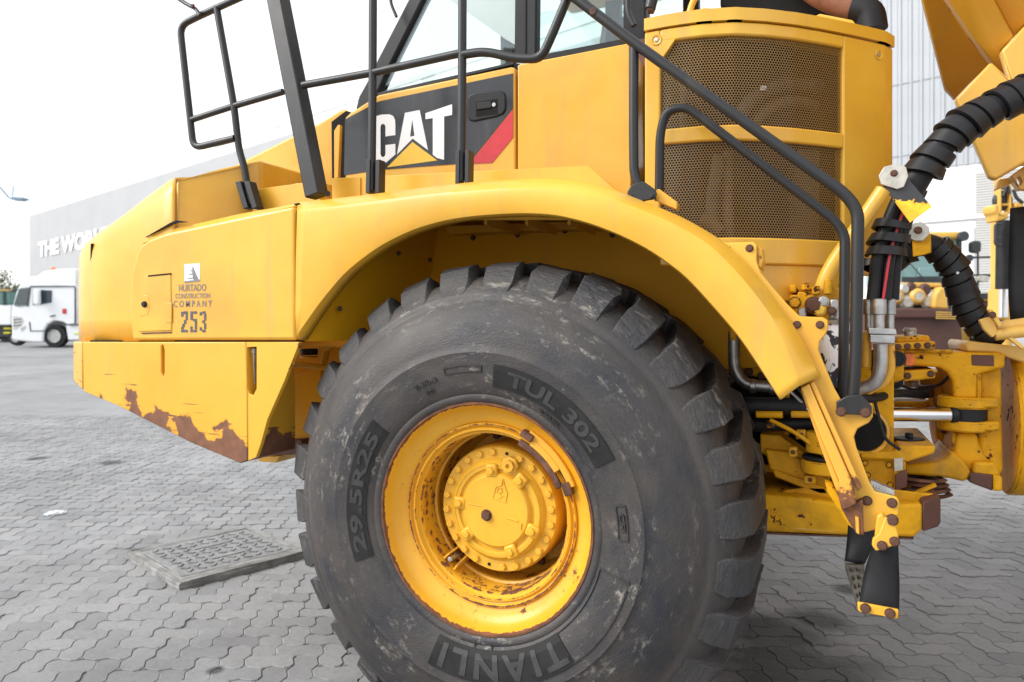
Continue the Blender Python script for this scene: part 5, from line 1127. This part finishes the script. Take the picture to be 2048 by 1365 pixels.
# ---- green and white lorry at the edge of the yard
LK2 = 38.0; l2p = K(0, 645, LK2); l2 = root('flatbed_truck', (l2p[0], l2p[1], ground_z(l2p)), 'white truck front with green tinted windows behind the tractor truck', 'truck')
m_grn = simple('green_glass', (.10, .22, .20), .2)
kplate('truck_body', z8((-260, 930), (86, 925), (90, 1085), (-260, 1090)), LK2, 2.3, m_lw, l2, .05); kplate('cab_glass', z8((-200, 815), (76, 812), (86, 922), (-200, 925)), LK2 + .05, 2.2, m_grn, l2, .05)
kplate('cab_roof', z8((-210, 800), (78, 798), (78, 816), (-210, 818)), LK2, 2.4, simple('roof_tan', (.45, .30, .12), .6), l2, .03); kplate('window_post', z8((20, 815), (36, 815), (42, 925), (22, 925)), LK2 - .02, .05, m_ld, l2, 0)
kplate('underrun', z8((-260, 1088), (84, 1086), (80, 1180), (-260, 1185)), LK2 + .3, 1.5, m_ld, l2, .02)
for y in (1105, 1140): kplate('hazard_bar', z8((28, y), (86, y), (86, y + 16), (28, y + 16)), LK2 + .25, .05, simple('hazard_yellow', (.70, .62, .03), .5), l2, 0)
for px in (-120, 50):
    x, y = z8((px, 1160))[0]; c = K(x, y, LK2 + .4); c[2] = ground_z(c) + .5; lathe('truck_tyre', c, FW, [(0, 0), (.28, 0), (.3, -.04), (.48, -.04), (.5, 0), (.5, .25), (0, .25)], m_rubber, l2, 28)
kplate('mirror', z8((88, 800), (130, 795), (136, 815), (95, 822)), LK2 - .3, .15, m_ld, l2, .02)
# ---- street lamp over the left edge
lk = 26.0; p0 = K(-70, 645, lk); lamp = root('street_lamp', (p0[0], p0[1], ground_z(p0)), 'tall street lamp with a curved blue grey arm and flat head', 'street lamp')
m_lamp = simple('blue_grey_lamp', (.22, .33, .42), .4)
tube3('lamp_pole', [np.array([p0[0], p0[1], ground_z(p0)]), K(-70, 330, lk)], [.09, .06], m_lamp, lamp)
tube3('lamp_arm', [K(-70, 345, lk), K(-20, 352, lk), K(18, 396, lk)], .03, m_lamp, lamp, .3); tube3('lamp_hanger', [K(27, 372, lk), K(25, 392, lk)], .02, m_lamp, lamp)
kplate('lamp_head', [(16, 397), (24, 393), (46, 395), (49, 398), (40, 401), (24, 400)], lk - .1, .3, m_lamp, lamp, .02)
# ---- trees far left
def leaf_mat():
    m = M('tree_leaves'); q = m.n('ShaderNodeNewGeometry').outputs['Random Per Island']; return m.set(m.mix(q, (.035, .06, .015), (.10, .13, .04)), .6)
m_leaf = leaf_mat(); m_bark = simple('tree_bark', (.10, .075, .05), .9)
for px, k, h, lab in ((-8, 75, 4.9, 'leafy green tree beyond the yard behind the flatbed truck'), (28, 84, 4.7, 'smaller green tree beyond the yard behind the tractor truck')):
    b = K(px, 645, k); gz_ = ground_z(b); tr = root('tree', (b[0], b[1], gz_), lab, 'tree')
    link('trunk', sweep_me('trunk', [np.array([b[0], b[1], gz_]), np.array([b[0] + .1, b[1], gz_ + h * .35]), np.array([b[0] - .1, b[1] + .1, gz_ + h * .7])], [.22, .17, .07], 8), m_bark, tr)
    v, f = [], []; cl = [(rng.normal(0, 1.3), rng.normal(0, 1.3), h * .62 + rng.normal(0, .9)) for _ in range(26)]
    for i in range(2600):
        c = np.array(cl[i % 26]) + rng.normal(0, .42, 3); u = rng.normal(0, 1, 3); u /= np.linalg.norm(u); w_ = np.cross(u, rng.normal(0, 1, 3)); w_ /= np.linalg.norm(w_); c = c + np.array([b[0], b[1], gz_]); n = len(v)
        v += [c - u * .16, c + w_ * .08, c + u * .16, c - w_ * .08]; f.append((n, n + 1, n + 2, n + 3))
    link('crown', mesh('crown', v, f), m_leaf, tr)
# ---- wheel loader parked before the warehouse
BK = 15.5; z9 = zoom((1740, 300), 2.967); bp = K(1860, 645, BK); ld = root('wheel_loader', (bp[0], bp[1], ground_z(bp)), 'yellow wheel loader with brown bucket and tinted cab parked by the warehouse', 'wheel loader')
m_ly = simple('loader_yellow', (.72, .42, .08), .5, var=.15, scale=2); m_lb = simple('loader_bucket_brown', (.085, .035, .026), .6, var=.35, scale=1.2); m_lgl = simple('loader_cab_glass', (.20, .34, .34), .12, var=.15, scale=1)
kplate('cab_glass', z9((150, 520), (545, 520), (545, 800), (150, 800)), BK + .9, 1.4, m_lgl, ld, .05); kplate('cab_roof', z9((120, 490), (560, 485), (570, 505), (545, 525), (150, 525)), BK + .7, 1.8, m_ly, ld, .05)
kplate('cab_pillar', z9((520, 520), (545, 520), (545, 800), (525, 800)), BK + .86, .1, m_ld, ld, 0); kplate('cab_pillar', z9((150, 520), (180, 520), (190, 800), (150, 800)), BK + .86, .1, m_lgl, ld, 0)
kplate('dashboard', z9((190, 755), (540, 755), (540, 800), (190, 800)), BK + .85, .1, m_ld, ld, 0)
kplate('cab_inside', z9((290, 700), (400, 695), (410, 755), (285, 755)), BK + .84, .05, m_lgl, ld, .02)
tube3('wiper', [K(*z9((225, 660))[0], BK + .8), K(*z9((330, 780))[0], BK + .8)], .012, m_ld, ld); lathe('work_lamp', K(*z9((560, 512))[0], BK + .6), FW, [(.0, 0), (.11, 0), (.11, .1), (0, .12)], m_ld, ld, 20)
kplate('front_frame', z9((130, 790), (560, 785), (560, 960), (130, 960)), BK + .6, .5, m_ld, ld, .02)
kplate('hood', z9((100, 785), (430, 790), (430, 815), (100, 820)), BK + .4, .5, m_ly, ld, .03)
for i, (x, y) in enumerate(((160, 870), (290, 870))): 
    c = K(*z9((x, y))[0], BK + .3); lathe('linkage_pin', c, FW, [(0, -.02), (.12, -.02), (.17, .02), (.2, .12), (.2, .3)], m_tan, ld, 20); lathe('pin_cap', c - FW * .03, FW, [(0, 0), (.09, 0), (.09, .05)], m_zinc, ld, 16)
for x, y, r_ in ((205, 825, .13), (250, 815, .11), (330, 830, .14), (375, 870, .15), (225, 905, .17), (345, 905, .15), (120, 830, .12)): lathe('linkage_joint', K(*z9((x, y))[0], BK + .36), FW, [(0, -.03), (r_ * .6, -.03), (r_, .03), (r_, .25)], m_zinc if x % 2 else m_lb, ld, 18)
kplate('lift_arm', z9((380, 940), (385, 860), (415, 815), (440, 812), (470, 840), (470, 950)), BK + .2, .25, m_ly, ld, .05)
bk = kplate('bucket', z9((60, 940), (540, 945), (545, 1020), (560, 1200), (60, 1200)), BK - .1, 1.0, m_lb, ld, .06); kplate('bucket_lip', z9((60, 938), (542, 943), (545, 1000), (60, 1000)), BK - .25, .2, m_lb, ld, .04)
for i in range(4): kplate('bucket_slot', z9((395, 960 + i * 12), (510, 964 + i * 12), (510, 969 + i * 12), (395, 966 + i * 12)), BK - .27, .03, m_tan, bk, 0)
kplate('fender', z9((570, 850), (735, 852), (735, 895), (570, 900)), BK + 1.1, .8, m_ly, ld, .04); kplate('fender_underside', z9((575, 898), (735, 894), (735, 935), (570, 935)), BK + 1.15, .7, m_brown, ld, .02); kplate('fender_box', z9((655, 852), (708, 850), (708, 885), (660, 888)), BK + 1.0, .3, m_ld, ld, .02)
mir = kplate('side_mirror', z9((605, 548), (625, 538), (655, 540), (664, 555), (662, 600), (650, 612), (615, 612), (604, 600)), BK + .8, .15, m_ld, ld, .04)
for pts in (((575, 640), (728, 636), (722, 740), (752, 900)), ((555, 640), (575, 820)), ((560, 745), (720, 742)), ((575, 830), (660, 775), (715, 745)), ((640, 612), (640, 900)), ((720, 640), (728, 760))): tube3('mirror_frame', [K(*z9(p)[0], BK + .9) for p in pts], .022, m_ld, ld, .05, 8)
lathe('round_mirror', K(*z9((595, 642))[0], BK + .8), FW, [(0, 0), (.08, 0), (.08, .06), (0, .08)], m_ld, ld, 18); kplate('wide_mirror', z9((640, 755), (660, 745), (705, 748), (712, 765), (700, 783), (660, 785), (642, 775)), BK + .78, .1, m_zinc, ld, .02)
kplate('lower_frame', z9((540, 1000), (640, 930), (740, 935), (740, 1200), (540, 1200)), BK + .3, .6, m_ly, ld, .03)
for x in (80, 620):
    c = K(*z9((x, 1000))[0], BK + .6); c[2] = ground_z(c) + .8; lathe('loader_tyre', c, RT, [(0, -.3), (.4, -.3), (.75, -.3), (.8, -.2), (.8, .2), (.75, .3), (0, .3)], m_rubber, ld, 36)
# ---- stabiliser leg of a machine between the loader and the truck
SK = 8.5; z10 = zoom((1940, 340), 3.792); sp = K(2005, 645, SK); sg = root('hydraulic_arm', (sp[0], sp[1], 0), 'upright yellow arm with a black hydraulic cylinder beside the rubber flap', 'hydraulic arm')
for x in (226, 302): kplate('arm_plate', z10((x, 60), (x + 14, 60), (x + 18, 330), (x + 2, 335)), SK + .1, .12, m_ly, sg, .01)
for y in (122, 255): kplate('arm_cross', z10((240, y), (312, y), (312, y + 18), (240, y + 18)), SK + .12, .1, m_ly, sg, .01)
kplate('arm_knuckle', z10((182, 275), (200, 258), (222, 265), (228, 330), (292, 316), (296, 370), (240, 388), (212, 390), (206, 340), (186, 320)), SK - .05, .22, m_ly, sg, .03)
lathe('cable_sheave', K(*z10((262, 230))[0], SK + .15), FW, [(0, 0), (.10, 0), (.12, .04), (.10, .08), (0, .08)], m_ld, sg, 24); tube3('arm_hose', [K(*z10(p)[0], SK + .1) for p in ((330, 150), (350, 215), (400, 250))], .02, m_ld, sg, .1); tube3('arm_hose', [K(*z10(p)[0], SK + .1) for p in ((250, 200), (285, 100), (300, 180))], .016, m_ld, sg, .1)
kplate('arm_boss', z10((340, 255), (360, 245), (410, 250), (410, 285), (345, 290)), SK + .1, .15, m_ly, sg, .02)
kplate('arm_column', z10((218, 900), (300, 900), (306, 1130), (214, 1130)), SK + .12, .2, m_ly, sg, .01); kplate('arm_column', z10((216, 385), (240, 385), (232, 900), (216, 900)), SK + .2, .15, m_ly, sg, .005)
a, b = K(*z10((262, 388))[0], SK), K(*z10((254, 905))[0], SK); cyl('cylinder_barrel', a, b, .085, m_rubber, sg, 28); cyl('cylinder_rod', b, K(*z10((252, 1120))[0], SK), .045, m_chrome, sg, 24); 
tube3('cylinder_handle', [K(*z10(p)[0], SK - .12) for p in ((236, 410), (192, 412), (190, 568), (234, 572))], .016, m_ld, sg, .06); tube3('cylinder_handle', [K(*z10(p)[0], SK - .12) for p in ((192, 518), (234, 520))], .012, m_ld, sg); kplate('marker', z10((211, 625), (226, 622), (226, 664), (211, 666)), SK + .1, .03, m_orange, sg, 0)
tube3('lower_column', [K(*z10((262, 1120))[0], SK + .2), np.array([*K(*z10((262, 1120))[0], SK + .2)[:2], 0.0])], .08, m_ly, sg)
